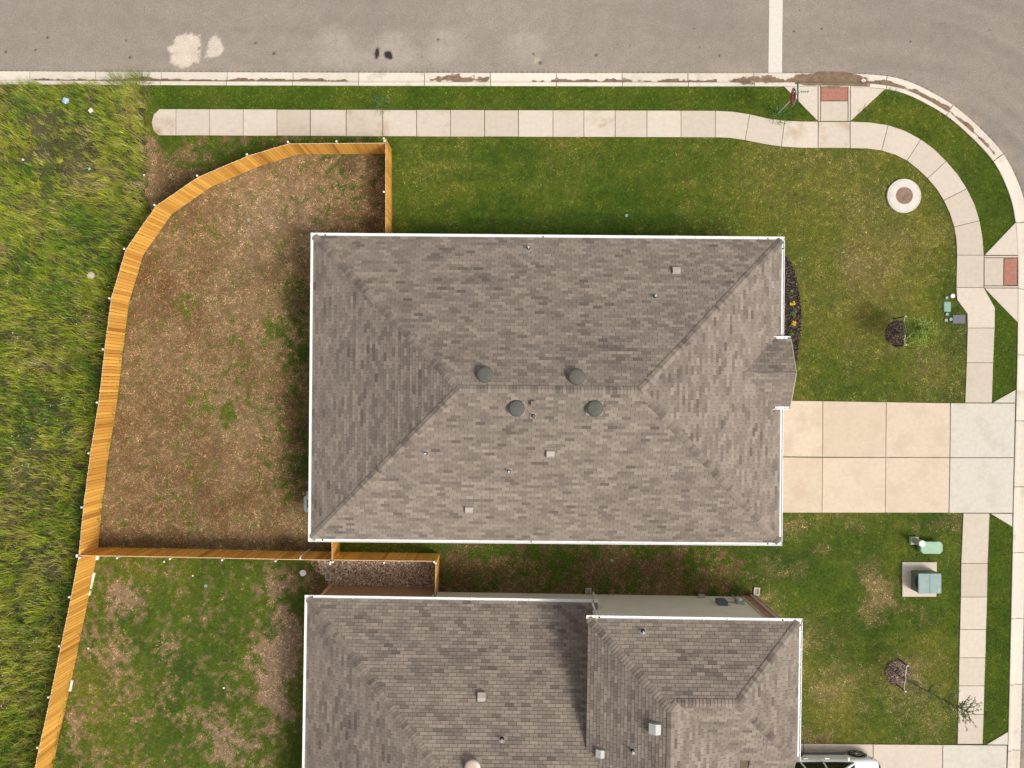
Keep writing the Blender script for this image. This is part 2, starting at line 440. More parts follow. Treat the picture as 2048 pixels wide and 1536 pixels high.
# ---------------------------------------------------------------- kerb
def kerb():
    root = MB()
    a = offset_line(kerb_line, 0.02); b_ = offset_line(kerb_line, PAN - 0.02); n = len(a)
    root.add([(p.x, p.y, -0.20) for p in a] + [(p.x, p.y, -0.20) for p in b_], [(i, i + 1, n + i + 1, n + i) for i in range(n - 1)])
    root.build('kerb', M_JOINT, kind='structure'); kr = bpy.data.objects['kerb']
    prof = [(0.0, -0.16), (0.0, 0.012), (0.015, 0.02), (0.155, 0.02), (0.18, 0.006), (0.205, -0.105), (0.23, -0.122), (PAN, -0.108), (PAN, -0.19)]
    per = 25; cuts = list(range(2, n - 1, per)); cuts[-1] = n - 1
    for s0, s1 in zip(cuts, cuts[1:]):
        seg = kerb_line[s0:s1 + 1]; 
        seg = [p.copy() for p in seg]; 
        t0 = (seg[1] - seg[0]).normalized(); t1 = (seg[-1] - seg[-2]).normalized(); seg[0] += t0 * 0.014; seg[-1] -= t1 * 0.014
        mb = MB(); rings = []
        lines = [offset_line(seg, d) for d, z in prof]; k = len(prof)
        vs = [(lines[j][i].x, lines[j][i].y, prof[j][1]) for i in range(len(seg)) for j in range(k)]
        fs = [(i * k + j, i * k + j + 1, (i + 1) * k + j + 1, (i + 1) * k + j) for i in range(len(seg) - 1) for j in range(k - 1)]
        fs += [tuple(range(k - 1, -1, -1)), tuple(range((len(seg) - 1) * k, len(seg) * k))]
        mb.add(vs, [tuple(reversed(f)) for f in fs])
        o = mb.build('kerb_segment', M_KERB, kr); o['shade'] = random.random(); o['stain'] = random.uniform(-0.25, 0.2)
    # mask: kerb top blocks grass
    mask_poly(kerb_line + list(reversed(offset_line(kerb_line, -0.01))), 1)
kerb()

# mud and sand washed into the gutter pan
def dirt_patch(name, pts_fn, mat, seed, thr, z, label):
    pass

# ---------------------------------------------------------------- sidewalk, ramps, driveways
def slab(parent, pts, mat, z=0.012, stain=None, name='slab', gap=0.011):
    poly = pxpoly(pts)
    ar = sum(poly[i].x * poly[(i + 1) % len(poly)].y - poly[(i + 1) % len(poly)].x * poly[i].y for i in range(len(poly)))
    if ar < 0: poly.reverse()
    mask_poly(poly, 1)
    q = inset(poly, gap)
    o = MB().prism(q, -0.07, z + random.uniform(-0.003, 0.003), 0.006).build(name, mat, parent)
    o['shade'] = random.random(); o['stain'] = random.uniform(-0.35, 0.05) if stain is None else stain
    return o
def bed(name, polys, z=-0.018, kind='structure'):
    mb = MB()
    for pts in polys: mb.prism(pxpoly(pts), -0.1, z)
    return mb.build(name, M_JOINT, kind=kind)

J = [((352, 218), (352, 271)), ((419.4, 218.2), (419.4, 271.2)), ((486.4, 218.4), (486.4, 271.6)), ((553.7, 218.6), (553.7, 272)), ((620.4, 218.9), (620.4, 272.3)),
     ((692.5, 219.1), (692.5, 272.7)), ((765, 219.3), (765, 273)), ((833.4, 219.5), (833.4, 273.2)), ((900.8, 219.6), (900.8, 273.4)), ((969, 219.8), (969, 273.6)),
     ((1037, 220), (1037, 273.8)), ((1105.8, 220.2), (1105.8, 274)), ((1167.7, 220.4), (1167.7, 274.1)), ((1230.2, 220.6), (1230.2, 274.2)), ((1293.8, 220.8), (1293.8, 274.4)),
     ((1362, 221), (1362, 274.7)), ((1430.7, 221.2), (1430.4, 274.9))]
def spl(pts): return pts
walk_slabs = [[(352, 218), (352, 271), (317, 271), (307, 262), (303, 246), (307, 229), (319, 218)]]
for a, b in zip(J, J[1:]): walk_slabs.append([a[0], b[0], b[1], a[1]])
walk_slabs += [
    [(1430.7, 221.2), (1466, 223), (1499.4, 228.3), (1490, 280.5), (1458, 275.8), (1430.4, 274.9)],
    [(1499.4, 228.3), (1535, 236.5), (1569.2, 241), (1562.6, 293.3), (1527, 288), (1490, 280.5)],
    [(1569.2, 241), (1602, 242.6), (1636.4, 242.9), (1635.6, 296.2), (1598, 295.6), (1562.6, 293.3)],
    [(1636.4, 242.9), (1700.3, 243), (1700.3, 296.6), (1635.6, 296.2)],
    [(1700.3, 243), (1740, 244.6), (1776, 250), (1763, 301.3), (1733, 297.2), (1700.3, 296.6)],
    [(1776, 250), (1810, 261.5), (1841.3, 278.3), (1813.9, 321.4), (1790, 309.5), (1763, 301.3)],
    [(1841.3, 278.3), (1868, 298), (1892.4, 322), (1855, 357), (1835, 338), (1813.9, 321.4)],
    [(1892.4, 322), (1915, 348), (1933.7, 377.3), (1887.3, 400.7), (1873, 378), (1855, 357)],
    [(1933.7, 377.3), (1949, 408), (1959.2, 441.2), (1908, 454), (1899.5, 427), (1887.3, 400.7)],
    [(1959.2, 441.2), (1965, 474), (1967.8, 510.2), (1913.6, 510.2), (1912.5, 481), (1908, 454)],
    [(1967.8, 510.2), (1967.5, 575), (1912.4, 575), (1913.6, 510.2)],
    [(1967.5, 575), (1990, 615.5), (1989.5, 656), (1935, 656), (1934.4, 627.3), (1913.9, 599.4), (1912.4, 575)],
    [(1989.5, 656), (1986.5, 725.4), (1933, 725.4), (1935, 656)],
    [(1986.5, 725.4), (1984, 805.5), (1930, 805.5), (1933, 725.4)],
    [(1979.2, 1026.5), (1975.4, 1126.5), (1922, 1126.5), (1926.2, 1026.5)],
    [(1975.4, 1126.5), (1974.5, 1193.9), (1921.2, 1193.9), (1922, 1126.5)],
    [(1974.5, 1193.9), (1972.4, 1258.9), (1919.7, 1258.9), (1921.2, 1193.9)],
    [(1972.4, 1258.9), (1971, 1315.5), (1918.3, 1315.5), (1919.7, 1258.9)],
    [(1971, 1315.5), (1968.9, 1371.6), (1917.3, 1371.6), (1918.3, 1315.5)],
    [(1968.9, 1371.6), (1967.5, 1428.4), (1915.9, 1428.4), (1917.3, 1371.6)],
    [(1967.5, 1428.4), (1965.4, 1488), (1914.7, 1488), (1915.9, 1428.4)]]
walk = bed('sidewalk', walk_slabs)
for i, s in enumerate(walk_slabs):
    st = {0: 0.75, 4: 0.25, 6: 0.45, 7: 0.5, 8: 0.45, 13: 0.55, 19: 0.3, 20: 0.35}.get(i)
    slab(walk, s, M_WALK, stain=st, gap=0.019 if i in (4, 5, 7, 10, 20) else 0.011)

ramp_slabs = [[(1568, 173), (1635.5, 173), (1635.5, 242)], [(1636.5, 173.3), (1640.5, 173.4), (1640.5, 242), (1636.5, 242)],
              [(1641.5, 202.5), (1695.5, 202.5), (1695.5, 242), (1641.5, 242)], [(1696.5, 173.6), (1700, 173.7), (1700, 242), (1696.5, 242)],
              [(1701, 173.8), (1735, 175), (1770, 178.5), (1701, 242)],
              [(2031, 445), (2034.2, 480), (2035.6, 510), (1969, 510)], [(1968.5, 511.5), (2035.6, 511.5), (2035.6, 515), (1968.5, 515)],
              [(1968.5, 516), (2007, 516), (2006.3, 571), (1968.5, 571)], [(1968.5, 572), (2035.8, 572), (2035.8, 575.5), (1968.5, 575.5)],
              [(1969, 576.5), (2035.8, 576.5), (2035.4, 645)]]
rp = bed('ramp_path', [[(1568, 173), (1770, 178.5), (1701, 242), (1636, 242)], [(2031, 445), (2036, 520), (2035.4, 645), (1968, 575), (1968, 511)]])
for s in ramp_slabs: slab(rp, s, M_WALK, stain=-0.35, gap=0.005)

def tactile(pts, label, nx, ny):
    poly = pxpoly(pts); mask_poly(poly, 1)
    c = sum((Vector(p) for p in poly), Vector()) / 4
    r = empty('tactile_paving', (c.x, c.y, 0), label, 'tactile paving', 'red tactile plates on the kerb ramps')
    MB().prism(inset_ccw(poly, 0.008), -0.05, 0.014, 0.004).build('plate', pbr('brick_red_plate', (0.34, 0.145, 0.105), 0.8, 0.16, 7.0, 60, 0.12), r)
    mb = MB()
    for i in range(nx):
        for j in range(ny):
            u = (i + 0.5) / nx; v = (j + 0.5) / ny
            p = poly[0].lerp(poly[1], u).lerp(poly[3].lerp(poly[2], u), v)
            mb.lathe([(0.017, 0.013), (0.014, 0.019), (0.008, 0.022)], (p.x, p.y, 0), 6)
    mb.build('domes', pbr('worn_dome_red', (0.42, 0.23, 0.18), 0.8, 0.2, 9.0), r, kind='stuff')
def inset_ccw(poly, d):
    poly = list(poly)
    ar = sum(poly[i].x * poly[(i + 1) % len(poly)].y - poly[(i + 1) % len(poly)].x * poly[i].y for i in range(len(poly)))
    if ar < 0: poly.reverse()
    return inset(poly, d)
tactile([(1641.5, 174), (1695.5, 174), (1695.5, 201.5), (1641.5, 201.5)], 'brick red tactile plate on the ramp beside the stop sign', 20, 10)
tactile([(2008, 516.5), (2034.6, 516.5), (2034.2, 570.5), (2007.2, 570.5)], 'brick red tactile plate on the ramp right of the round manhole', 10, 20)

dr = [[(1560, 801), (1645.3, 802), (1645, 914), (1556, 913)], [(1556, 914), (1645, 915), (1644, 1025.5), (1552, 1025.5)],
      [(1645.5, 802), (1772.3, 804), (1771.5, 914.5), (1645, 914)], [(1645, 915), (1771.5, 915), (1770.5, 1025.5), (1644, 1025.5)],
      [(1772.5, 804), (1900.5, 806), (1899.5, 914.7), (1771.5, 914.5)], [(1771.5, 915), (1899.5, 915.2), (1897.5, 1025.5), (1770.5, 1025.5)]]
ap = [[(1901, 806), (2030.5, 806.5), (2028, 915), (1900, 915)], [(1900, 915.5), (2028, 915.5), (2025.3, 1026), (1898, 1025.8)],
      [(1985.5, 805.2), (2031.5, 779), (2030.6, 805.8)], [(1981, 1027), (2025, 1027), (2024.8, 1054)]]
d1 = bed('driveway', dr + ap)
for s in dr: slab(d1, s, M_DRIVE, stain=random.uniform(-0.1, 0.2), gap=0.010)
for s in ap: slab(d1, s, M_APRON, stain=random.uniform(-0.2, 0.2), gap=0.010)
dr2 = [[(1540, 1487), (1607, 1487.2), (1606, 1720), (1538, 1720)], [(1607.5, 1487.3), (1746, 1488.5), (1744, 1720), (1606.5, 1720)], [(1746.5, 1488.5), (1885, 1489.5), (1883, 1720), (1744.5, 1720)]]
ap2 = [[(1885.5, 1489.5), (2014, 1490.5), (2009, 1720), (1883.5, 1720)], [(1973, 1489), (2016.3, 1463), (2015.4, 1489.6)]]
d2 = bed('driveway', dr2 + ap2)
M_DRIVE2 = concrete('pink_drive_concrete', (0.53, 0.45, 0.37), (0.57, 0.49, 0.41), (0.42, 0.34, 0.27), 0.4, 0.52)
for s in dr2: slab(d2, s, M_DRIVE2, stain=0.0, gap=0.010)
for s in ap2: slab(d2, s, M_APRON, stain=0.0, gap=0.010)

# mud washed over the gutter pan, kerb and ramp toe
def mud():
    along = np.array([(p.x, p.y) for p in kerb_line])
    st = 0.035
    def sheet(s0, s1, d_lo, d_hi, thr, seed, bias=None):
        """grid along the kerb: s0..s1 are photo x of the kerb line; kept where noise exceeds thr"""
        ks = [i for i, p in enumerate(kerb_line) if s0 <= p.x * S + 1024 <= s1 and p.y > 0]
        seg = resample(kerb_line[ks[0]:ks[-1] + 1], st)
        ds = np.arange(d_lo, d_hi + 1e-6, st)
        rows = [offset_line(seg, float(d)) for d in ds]
        n = len(seg); X = np.array([[p.x for p in r] for r in rows]); Y = np.array([[p.y for p in r] for r in rows])
        D = np.repeat(ds[:, None], n, 1); T = np.repeat((np.arange(n) / max(1, n - 1))[None], len(ds), 0)
        f = fbm(X * 0.55, Y, 0.45, seed, 4) + 0.35 * (fbm(X, Y, 0.16, seed + 3, 3) - 0.5) + (bias(D, T) if bias is not None else 0)
        zt = np.where(D < 0.17, 0.024, np.where(D < 0.23, 0.024 - (D - 0.17) / 0.06 * 0.142, np.where(D < PAN, -0.118 + (D - 0.23) * 0.035, ROADZ + 0.004)))
        h = np.clip((f - thr) * 0.05, 0, 0.012)
        V = np.stack([X, Y, zt + 0.002 + h], -1).reshape(-1, 3)
        k = (f[:-1, :-1] > thr) & (f[1:, :-1] > thr) & (f[:-1, 1:] > thr) & (f[1:, 1:] > thr)
        idx = np.arange(V.shape[0]).reshape(len(ds), n)
        q = np.stack([idx[:-1, :-1], idx[:-1, 1:], idx[1:, 1:], idx[1:, :-1]], -1)[k]
        return V, q, f.reshape(-1) - thr
    def add(args, label, col=((0.135, 0.092, 0.058), (0.25, 0.180, 0.122))):
        V, q, fe = sheet(*args)
        if len(q) == 0: return
        used, inv = np.unique(q, return_inverse=True); V = V[used]; fe = sstep(0.0, 0.11, fe[used])[:, None]
        n = fbm(V[:, 0], V[:, 1], 0.18, 71, 3)[:, None]
        c = np.array(col[0]) * (1 - n) + np.array(col[1]) * n; c = c * fe + np.array((0.44, 0.355, 0.265)) * (1 - fe)
        o = link('gutter_mud', npmesh('gutter_mud', V, inv.reshape(-1, 4), np.full(len(q), 4), MATS.get('mud') or vcol_mat('mud', 0.95, 0.15, 10, 50, 0.25), c))
        tag(o, label, 'mud', kind='stuff')
    lowline = lambda D, T: 0.45 - np.abs(D - 0.26) * 2.4
    add((1400, 1760, 0.02, 0.72, 0.52, 5, lambda D, T: 0.40 * np.exp(-((T - 0.72) / 0.15) ** 2) + 0.34 * sstep(0.0, 0.45, T) * (1 - sstep(0.88, 1.0, T)) - 0.02 - 1.6 * np.clip(D - 0.56, 0, 1) - np.abs(D - 0.29) * (1.5 - 1.05 * np.exp(-((T - 0.72) / 0.17) ** 2))), 'brown mud heaped in the gutter at the kerb ramp')
    add((1640, 1704, -0.10, 0.02, 0.5, 8, lambda D, T: 0.42 - 0.75 * np.abs(T - 0.42) - 1.5 * np.abs(D - 0.02)), 'thin brown mud smeared over the toe of the ramp')
    add((1715, 1985, 0.16, 0.48, 0.55, 6, lambda D, T: 0.46 - np.abs(D - 0.27 - 0.04 * T) * (2.2 + 1.5 * T) - 0.10 * sstep(0.6, 1, T)), 'long tongue of sand in the gutter round the bend')
    add((60, 700, 0.20, 0.45, 0.60, 7, lambda D, T: 0.40 - np.abs(D - 0.24) * 3.0 - 0.14 * np.abs(T - 0.45)), 'dark silt line in the gutter beside the tall grass')
    add((850, 1000, 0.18, 0.72, 0.6, 12, lambda D, T: 0.44 - np.abs(D - 0.32) * 1.3 - 0.9 * np.abs(T - 0.42)), 'patch of mud spilling from the gutter onto the asphalt')
    add((1060, 1440, 0.19, 0.45, 0.62, 14, lambda D, T: 0.36 - np.abs(D - 0.25) * 2.6 + 0.1 * T), 'broken line of mud in the gutter above the long lawn')
mud()
# ---------------------------------------------------------------- roofs
EXP, TAB = 0.142, 0.335
def clip_poly(sub, clip):
    """Sutherland-Hodgman; clip is convex and CCW"""
    out = list(sub)
    for i in range(len(clip)):
        a = clip[i]; b = clip[(i + 1) % len(clip)]; ex, ey = b[0] - a[0], b[1] - a[1]
        inp, out = out, []
        if not inp: break
        side = lambda p: ex * (p[1] - a[1]) - ey * (p[0] - a[0])
        for j in range(len(inp)):
            p, q = inp[j - 1], inp[j]; sp, sq = side(p), side(q)
            if sq >= 0:
                if sp < 0: t = sp / (sp - sq); out.append((p[0] + (q[0] - p[0]) * t, p[1] + (q[1] - p[1]) * t))
                out.append(q)
            elif sp >= 0:
                t = sp / (sp - sq); out.append((p[0] + (q[0] - p[0]) * t, p[1] + (q[1] - p[1]) * t))
    return out

def ar2(p): return 0.5 * sum(p[i][0] * p[(i + 1) % len(p)][1] - p[(i + 1) % len(p)][0] * p[i][1] for i in range(len(p)))

class RoofTiles:
    """collects the shingles of one roof, then makes the largest-showing ones objects and joins the rest"""
    def __init__(self): self.full = []; self.cut = []; self.seed = random.randint(0, 50)
    def slope(self, e0, e1, polys, lip=0.02, vmin=None):
        e0 = Vector(e0); e1 = Vector(e1); U = (e1 - e0).normalized()
        ctr = sum((Vector(p) for p in polys[0]), Vector()) / len(polys[0])
        W = ctr - e0; V = (W - U * W.dot(U)).normalized(); Nn = U.cross(V)
        if Nn.z < 0: U = -U; e0 = e1; Nn = U.cross(V)
        loc = []
        for poly in polys:
            q = [((Vector(p) - e0).dot(U), (Vector(p) - e0).dot(V)) for p in poly]
            if ar2(q) < 0: q.reverse()
            q = [(a, b - (lip if abs(b) < 1e-4 else 0)) for a, b in q]
            loc.append(q)
        allp = [p for q in loc for p in q]
        u0 = min(p[0] for p in allp); u1 = max(p[0] for p in allp); v1 = max(p[1] for p in allp)
        drift = random.random(); r = 0; v = -lip
        sd = self.seed
        while v < v1:
            off = (0.5 * (r % 2) + drift + 0.06 * math.sin(r * 1.7)) * TAB
            k0 = math.floor((u0 - off) / TAB) - 1; k1 = math.ceil((u1 - off) / TAB) + 1
            ks = np.arange(k0, k1); uu = off + ks * TAB
            # colour: blends of tabs that cluster into diagonal drifts
            a = vnoise(uu + 0.26 * r, np.full(uu.shape, r * 0.40), 0.42, sd); b = vnoise(uu * 0.35 - v * 0.8, np.full(uu.shape, v), 1.6, sd + 5)
            c = RNG.random(len(uu)); sh = 0.64 + 0.48 * (a - 0.5) + 0.20 * (b - 0.5) + 0.52 * (c - 0.5)
            sh = np.where(RNG.random(len(uu)) < 0.14, sh - 0.28, sh); sh = np.clip(sh, 0.02, 1.0)
            for u, s in zip(uu, sh):
                g = 0.0065
                ru0 = u + g; ru1 = u + TAB - g
                rect = [(ru0, v), (ru1, v), (ru1, v + EXP), (ru0, v + EXP)]
                for q in loc:
                    p = clip_poly(rect, q)
                    if len(p) < 3: continue
                    A = ar2(p)
                    if A < 2e-4: continue
                    if A > 0.985 * (ru1 - ru0) * EXP:
                        org = e0 + U * ru0 + V * v
                        self.full.append((org, U, V, Nn, ru1 - ru0, float(s)))
                    else:
                        self.cut.append((p, v, e0, U, V, Nn, float(s)))
            v += EXP; r += 1
    T0, T1 = 0.020, 0.002
    def build(self, roof, keep=300):
        off = woff(roof)
        # the 300 that show largest: nearest the lens
        self.full.sort(key=lambda t: -t[3].z / (H - t[0].z) ** 2)
        ind, rest = self.full[:keep], self.full[keep:]
        shared = {}
        for org, U, V, Nn, wd, s in ind:
            key = tuple(round(c, 4) for c in (*U, *V))
            if key not in shared:
                w_ = TAB - 0.013
                vs = [(0, 0, -0.002), (w_, 0, -0.002), (w_, EXP, -0.002), (0, EXP, -0.002), (0, 0, self.T0), (w_, 0, self.T0), (w_, EXP, self.T1), (0, EXP, self.T1)]
                me = bpy.data.meshes.new('shingle'); me.from_pydata(vs, [], [(4, 5, 6, 7), (0, 1, 5, 4), (1, 2, 6, 5), (2, 3, 7, 6), (3, 0, 4, 7)]); me.materials.append(M_SHINGLE)
                shared[key] = (me, Matrix((U, V, Nn)).transposed().to_euler())
            me, eu = shared[key]
            o = link('shingle', me, roof, org - off, eu); o['shade'] = s
        V_ = []; F = []; SZ = []; SH = []; n = 0
        for org, U, V, Nn, wd, s in rest:
            p = [(0, 0), (wd, 0), (wd, EXP), (0, EXP)]
            for a, b in p: V_.append(org + U * a + V * b - Nn * 0.002)
            for a, b in p: V_.append(org + U * a + V * b + Nn * (self.T0 + (self.T1 - self.T0) * b / EXP))
            F += [n + 4, n + 5, n + 6, n + 7, n, n + 1, n + 5, n + 4, n + 1, n + 2, n + 6, n + 5, n + 3, n, n + 4, n + 7]; SZ += [4] * 4
            SH += [s] * 8; n += 8
        for p, v0, e0, U, V, Nn, s in self.cut:
            k = len(p)
            for a, b in p: V_.append(e0 + U * a + V * b - Nn * 0.002)
            for a, b in p: V_.append(e0 + U * a + V * b + Nn * (self.T0 + (self.T1 - self.T0) * min(1, (b - v0) / EXP)))
            F += [n + k + i for i in range(k)]; SZ.append(k)
            for i in range(k): F += [n + i, n + (i + 1) % k, n + k + (i + 1) % k, n + k + i]; SZ.append(4)
            SH += [s] * (2 * k); n += 2 * k
        me = npmesh('shingles', np.array([(p.x - off.x, p.y - off.y, p.z - off.z) for p in V_]), np.array(F), np.array(SZ), M_SHINGLE)
        at = me.attributes.new('shade', 'FLOAT', 'POINT'); at.data.foreach_set('value', np.array(SH, np.float32))
        o = link('shingles', me, roof); tag(o, kind='stuff')

def ridge_caps(roof, lines, keep=300):
    """lines: (low, high, n1, n2): cap shingles laid from low to high over the ridge between slopes with normals n1, n2"""
    off = woff(roof); items = []
    for low, high, n1, n2 in lines:
        low = Vector(low); high = Vector(high); d = (high - low); L = d.length; d.normalize()
        n1 = Vector(n1).normalized(); n2 = Vector(n2).normalized(); up = (n1 + n2).normalized()
        s1 = n1.cross(d).normalized(); s2 = d.cross(n2).normalized()
        if s1.dot(n2) > 0: s1 = -s1
        if s2.dot(n1) > 0: s2 = -s2
        step = 0.138; k = int(L / step)
        sh = 0.55
        for i in range(k + 1):
            sh = 0.35 * sh + 0.65 * random.choice((0.0, 0.25, 0.5, 0.7, 0.9, 0.8))
            items.append((low + d * (i * step), min(step * 1.12, max(0.05, L - i * step)), d, s1, s2, up, n1, n2, min(1, max(0, sh + random.uniform(-.12, .12)))))
    items.sort(key=lambda t: -t[0].z)
    W = 0.15; rest = MB(); shr = []
    cache = {}
    for q, (o_, L, d, s1, s2, up, n1, n2, sh) in enumerate(items):
        def prof(t, lift):
            c = o_ + d * t
            return [c + s1 * W + n1 * lift, c + s1 * 0.04 + n1 * (lift + 0.002) , c + up * (lift + 0.006), c + s2 * 0.04 + n2 * (lift + 0.002), c + s2 * W + n2 * lift]
        a = prof(0, 0.044); b = prof(L, 0.022); a0 = prof(0, 0.006); b0 = prof(L, 0.006)
        vs = a + b + a0 + b0
        fs = [(i, i + 1, i + 6, i + 5) for i in range(4)] + [(i + 10, i + 11, i + 1, i) for i in range(4)] + [(5, 15, 10, 0), (4, 14, 19, 9)]
        nn = (vs[1] - vs[0]).cross(vs[6] - vs[0])
        if nn.dot(n1 + n2) < 0: fs = [tuple(reversed(f)) for f in fs]
        if q < keep:
            key = (tuple(round(x, 4) for x in d), round(L, 3))
            if key not in cache:
                mb = MB(); mb.add([p - o_ for p in vs], fs); cache[key] = mb.mesh('ridge_cap', M_SHINGLE)
            o = link('ridge_cap', cache[key], roof, o_ - off); o['shade'] = sh
        else:
            rest.add(vs, fs); shr += [sh] * len(vs)
    if shr:
        me = rest.mesh('ridge_caps', M_SHINGLE, off)
        at = me.attributes.new('shade', 'FLOAT', 'POINT'); at.data.foreach_set('value', np.array(shr, np.float32))
        tag(link('ridge_caps', me, roof), kind='stuff')

def gutter(house, a, b, out, z, seg_in=0.7, outlets=(), caps=(True, True)):
    """open metal trough along a->b (its outer lip), open side up; out = outward unit vector"""
    a = Vector(a); b = Vector(b); d = (b - a).normalized(); out = Vector(out).normalized(); wd = 0.15; L = (b - a).length
    def ring(p):
        q = lambda o_, zz: Vector((p.x, p.y, 0)) + out * o_ + Vector((0, 0, z + zz))
        return [q(-wd, 0.0), q(-wd, -0.10), q(-0.03, -0.10), q(0.0, -0.060), q(0.0, 0.0), q(-0.020, 0.004), q(-0.020, -0.006), q(-0.012, -0.010), q(-0.014, -0.030), q(-0.038, -0.050), q(-wd + 0.008, -0.050), q(-wd + 0.008, 0.0)]
    r0 = ring(a); r1 = ring(b); k = len(r0); mb = MB()
    fs = [(i, (i + 1) % k, k + (i + 1) % k, k + i) for i in range(k)] + [tuple(range(k - 1, -1, -1)), tuple(range(k, 2 * k))]
    mb.add(r0 + r1, fs)
    for p in (a, b): mb.add([(v.x, v.y, v.z) for v in [ring(p + d * t)[i] for t in ((0.0, 0.004) if p is a else (-0.004, 0.0)) for i in (0, 1, 2, 3, 4)]], [(4, 3, 2, 1, 0), (5, 6, 7, 8, 9), (0, 5, 9, 4), (0, 1, 6, 5), (1, 2, 7, 6), (2, 3, 8, 7), (3, 4, 9, 8)])
    g = mb.build('gutter', M_WHITE, house); off = woff(house)
    hm = MB().box((0, 0, 0), (0.028, wd - 0.012, 0.006)).mesh('hanger', M_WHITE)
    n = int(L / seg_in); ang = math.atan2(d.y, d.x)
    for i in range(n):
        p = a + d * ((i + 0.5 + random.uniform(-.12, .12)) * L / n) - out * (wd / 2 + 0.004)
        link('hanger', hm, g, Vector((p.x, p.y, z - 0.006)) - off, (0, 0, ang))
    om = MB().lathe([(0.036, 0), (0.036, 0.004)], n=10).mesh('outlet', M_BLACK)
    for t in outlets:
        p = a + d * (t * L) - out * 0.075
        link('outlet', om, g, Vector((p.x, p.y, z - 0.0495)) - off)
    return g

def plane_n(a, b, c):
    n = (Vector(b) - Vector(a)).cross(Vector(c) - Vector(a)).normalized()
    return n if n.z > 0 else -n

def deck(house, polys, name='roof', drop=0.10):
    mb = MB()
    for p in polys:
        p = [Vector(v) for v in p]; n = (p[1] - p[0]).cross(p[2] - p[0])
        if n.z < 0: p.reverse()
        k = len(p); lo = [v - Vector((0, 0, drop)) for v in p]
        mb.add(p + lo, [tuple(range(k)), tuple(range(2 * k - 1, k - 1, -1))] + [(i, k + i, k + (i + 1) % k, (i + 1) % k) for i in range(k)])
    return mb.build(name, M_DECK, house)

# ---------------------------------------------------------------- roof fittings (parts of a house)
def roof_frame(n):
    n = Vector(n).normalized(); u = Vector((0, 0, 1)); v = (u - n * u.dot(n))
    v = v.normalized() if v.length > 1e-3 else Vector((0, 1, 0))
    return Matrix((v.cross(n), v, n)).transposed()
M_VENT = pbr('weathered_olive_metal', (0.092, 0.088, 0.074), 0.6, 0.12, 7.0, 60, 0.08, metal=0.0)
M_VENTTAN = pbr('weathered_tan_metal', (0.42, 0.37, 0.325), 0.45, 0.1, 7.0, 60, 0.06, metal=0.0)
M_VENTGREY = pbr('pale_grey_metal', (0.44, 0.44, 0.42), 0.45, 0.08, 7.0, 60, 0.06, metal=0.0)
M_FLASH = pbr('flashing', (0.30, 0.27, 0.24), 0.5, 0.1, 6.0, metal=0.3)
M_DOMEPALE = pbr('pinkish_dome_metal', (0.46, 0.38, 0.32), 0.45, 0.08, 5.0, metal=0.3)
def dome_vent(house, p, n, mat):
    r = link('dome_vent', None, house, Vector(p) - woff(house)); r.empty_display_size = 0.1
    M = roof_frame(n); c = Vector(p)
    MB().box(c + M @ Vector((0, 0, 0.018)), (0.66, 0.62, 0.012), M=M).build('flange', M_FLASH, r)
    MB().lathe([(0.16, -0.1), (0.16, 0.20)], c, 18).build('neck', M_VENT, r)
    MB().lathe([(0.285, 0.15), (0.318, 0.155), (0.324, 0.18), (0.318, 0.215), (0.296, 0.245), (0.24, 0.262), (0.12, 0.270), (0.04, 0.271)], c, 32).build('dome', mat, r, smooth=True)
def box_vent(house, p, n, mat, wd=0.33, dp=0.34, h=0.13, rot=0.0):
    r = link('box_vent', None, house, Vector(p) - woff(house)); r.empty_display_size = 0.1
    M = roof_frame(n) @ Matrix.Rotation(rot, 3, 'Z'); c = Vector(p)
    MB().box(c + M @ Vector((0, 0.03, 0.018)), (wd + 0.12, dp + 0.14, 0.010), M=M).build('flange', M_SHINGLE, r)['shade'] = 0.55
    mb = MB(); a, b = wd / 2, dp / 2
    pts = [(-a, b, 0.0), (a, b, 0.0), (a, -b, 0.0), (-a, -b, 0.0), (-a * .96, b * .92, h), (a * .96, b * .92, h), (a * .96, -b * .35, h * 1.12), (-a * .96, -b * .35, h * 1.12), (a * .92, -b * 1.06, h * 0.42), (-a * .92, -b * 1.06, h * 0.42)]
    mb.add([c + M @ Vector((x, y, z + 0.02)) for x, y, z in pts], [(4, 7, 6, 5), (7, 9, 8, 6), (0, 4, 5, 1), (1, 5, 6, 8, 2), (0, 3, 9, 7, 4), (3, 2, 8, 9)])
    mb.build('hood', mat, r)
    q = MB()
    for sx in (-1, 1): q.box(c + M @ Vector((sx * a * 0.86, -b * 0.95, 0.035)), (0.05, 0.05, 0.04), M=M)
    q.build('screen', M_BLACK, r)
def pipe_vent(house, p, n, white=True):
    r = link('pipe_vent', None, house, Vector(p) - woff(house)); r.empty_display_size = 0.1
    M = roof_frame(n); c = Vector(p)
    MB().box(c + M @ Vector((0, 0.03, 0.017)), (0.24, 0.27, 0.008), M=M).build('flashing', M_FLASH, r)
    MB().lathe([(0.085, -0.04), (0.078, 0.05), (0.05, 0.10)], c, 14).build('collar', M_BLACK, r)
    MB().lathe([(0.040, 0.0), (0.040, 0.30), (0.030, 0.30), (0.030, 0.24)], c, 12).build('pipe', M_CAP if white else M_FLASH, r)
def square_pot(house, p, n):
    r = link('square_vent', None, house, Vector(p) - woff(house)); r.empty_display_size = 0.1
    c = Vector(p); MB().box(c + Vector((0, 0, 0.08)), (0.17, 0.17, 0.26)).build('stack', M_BLACK, r)
    MB().box(c + Vector((0, 0, 0.22)), (0.20, 0.20, 0.025)).build('lid', pbr('dull_lead', (0.17, 0.145, 0.125), 0.6, 0.1), r)

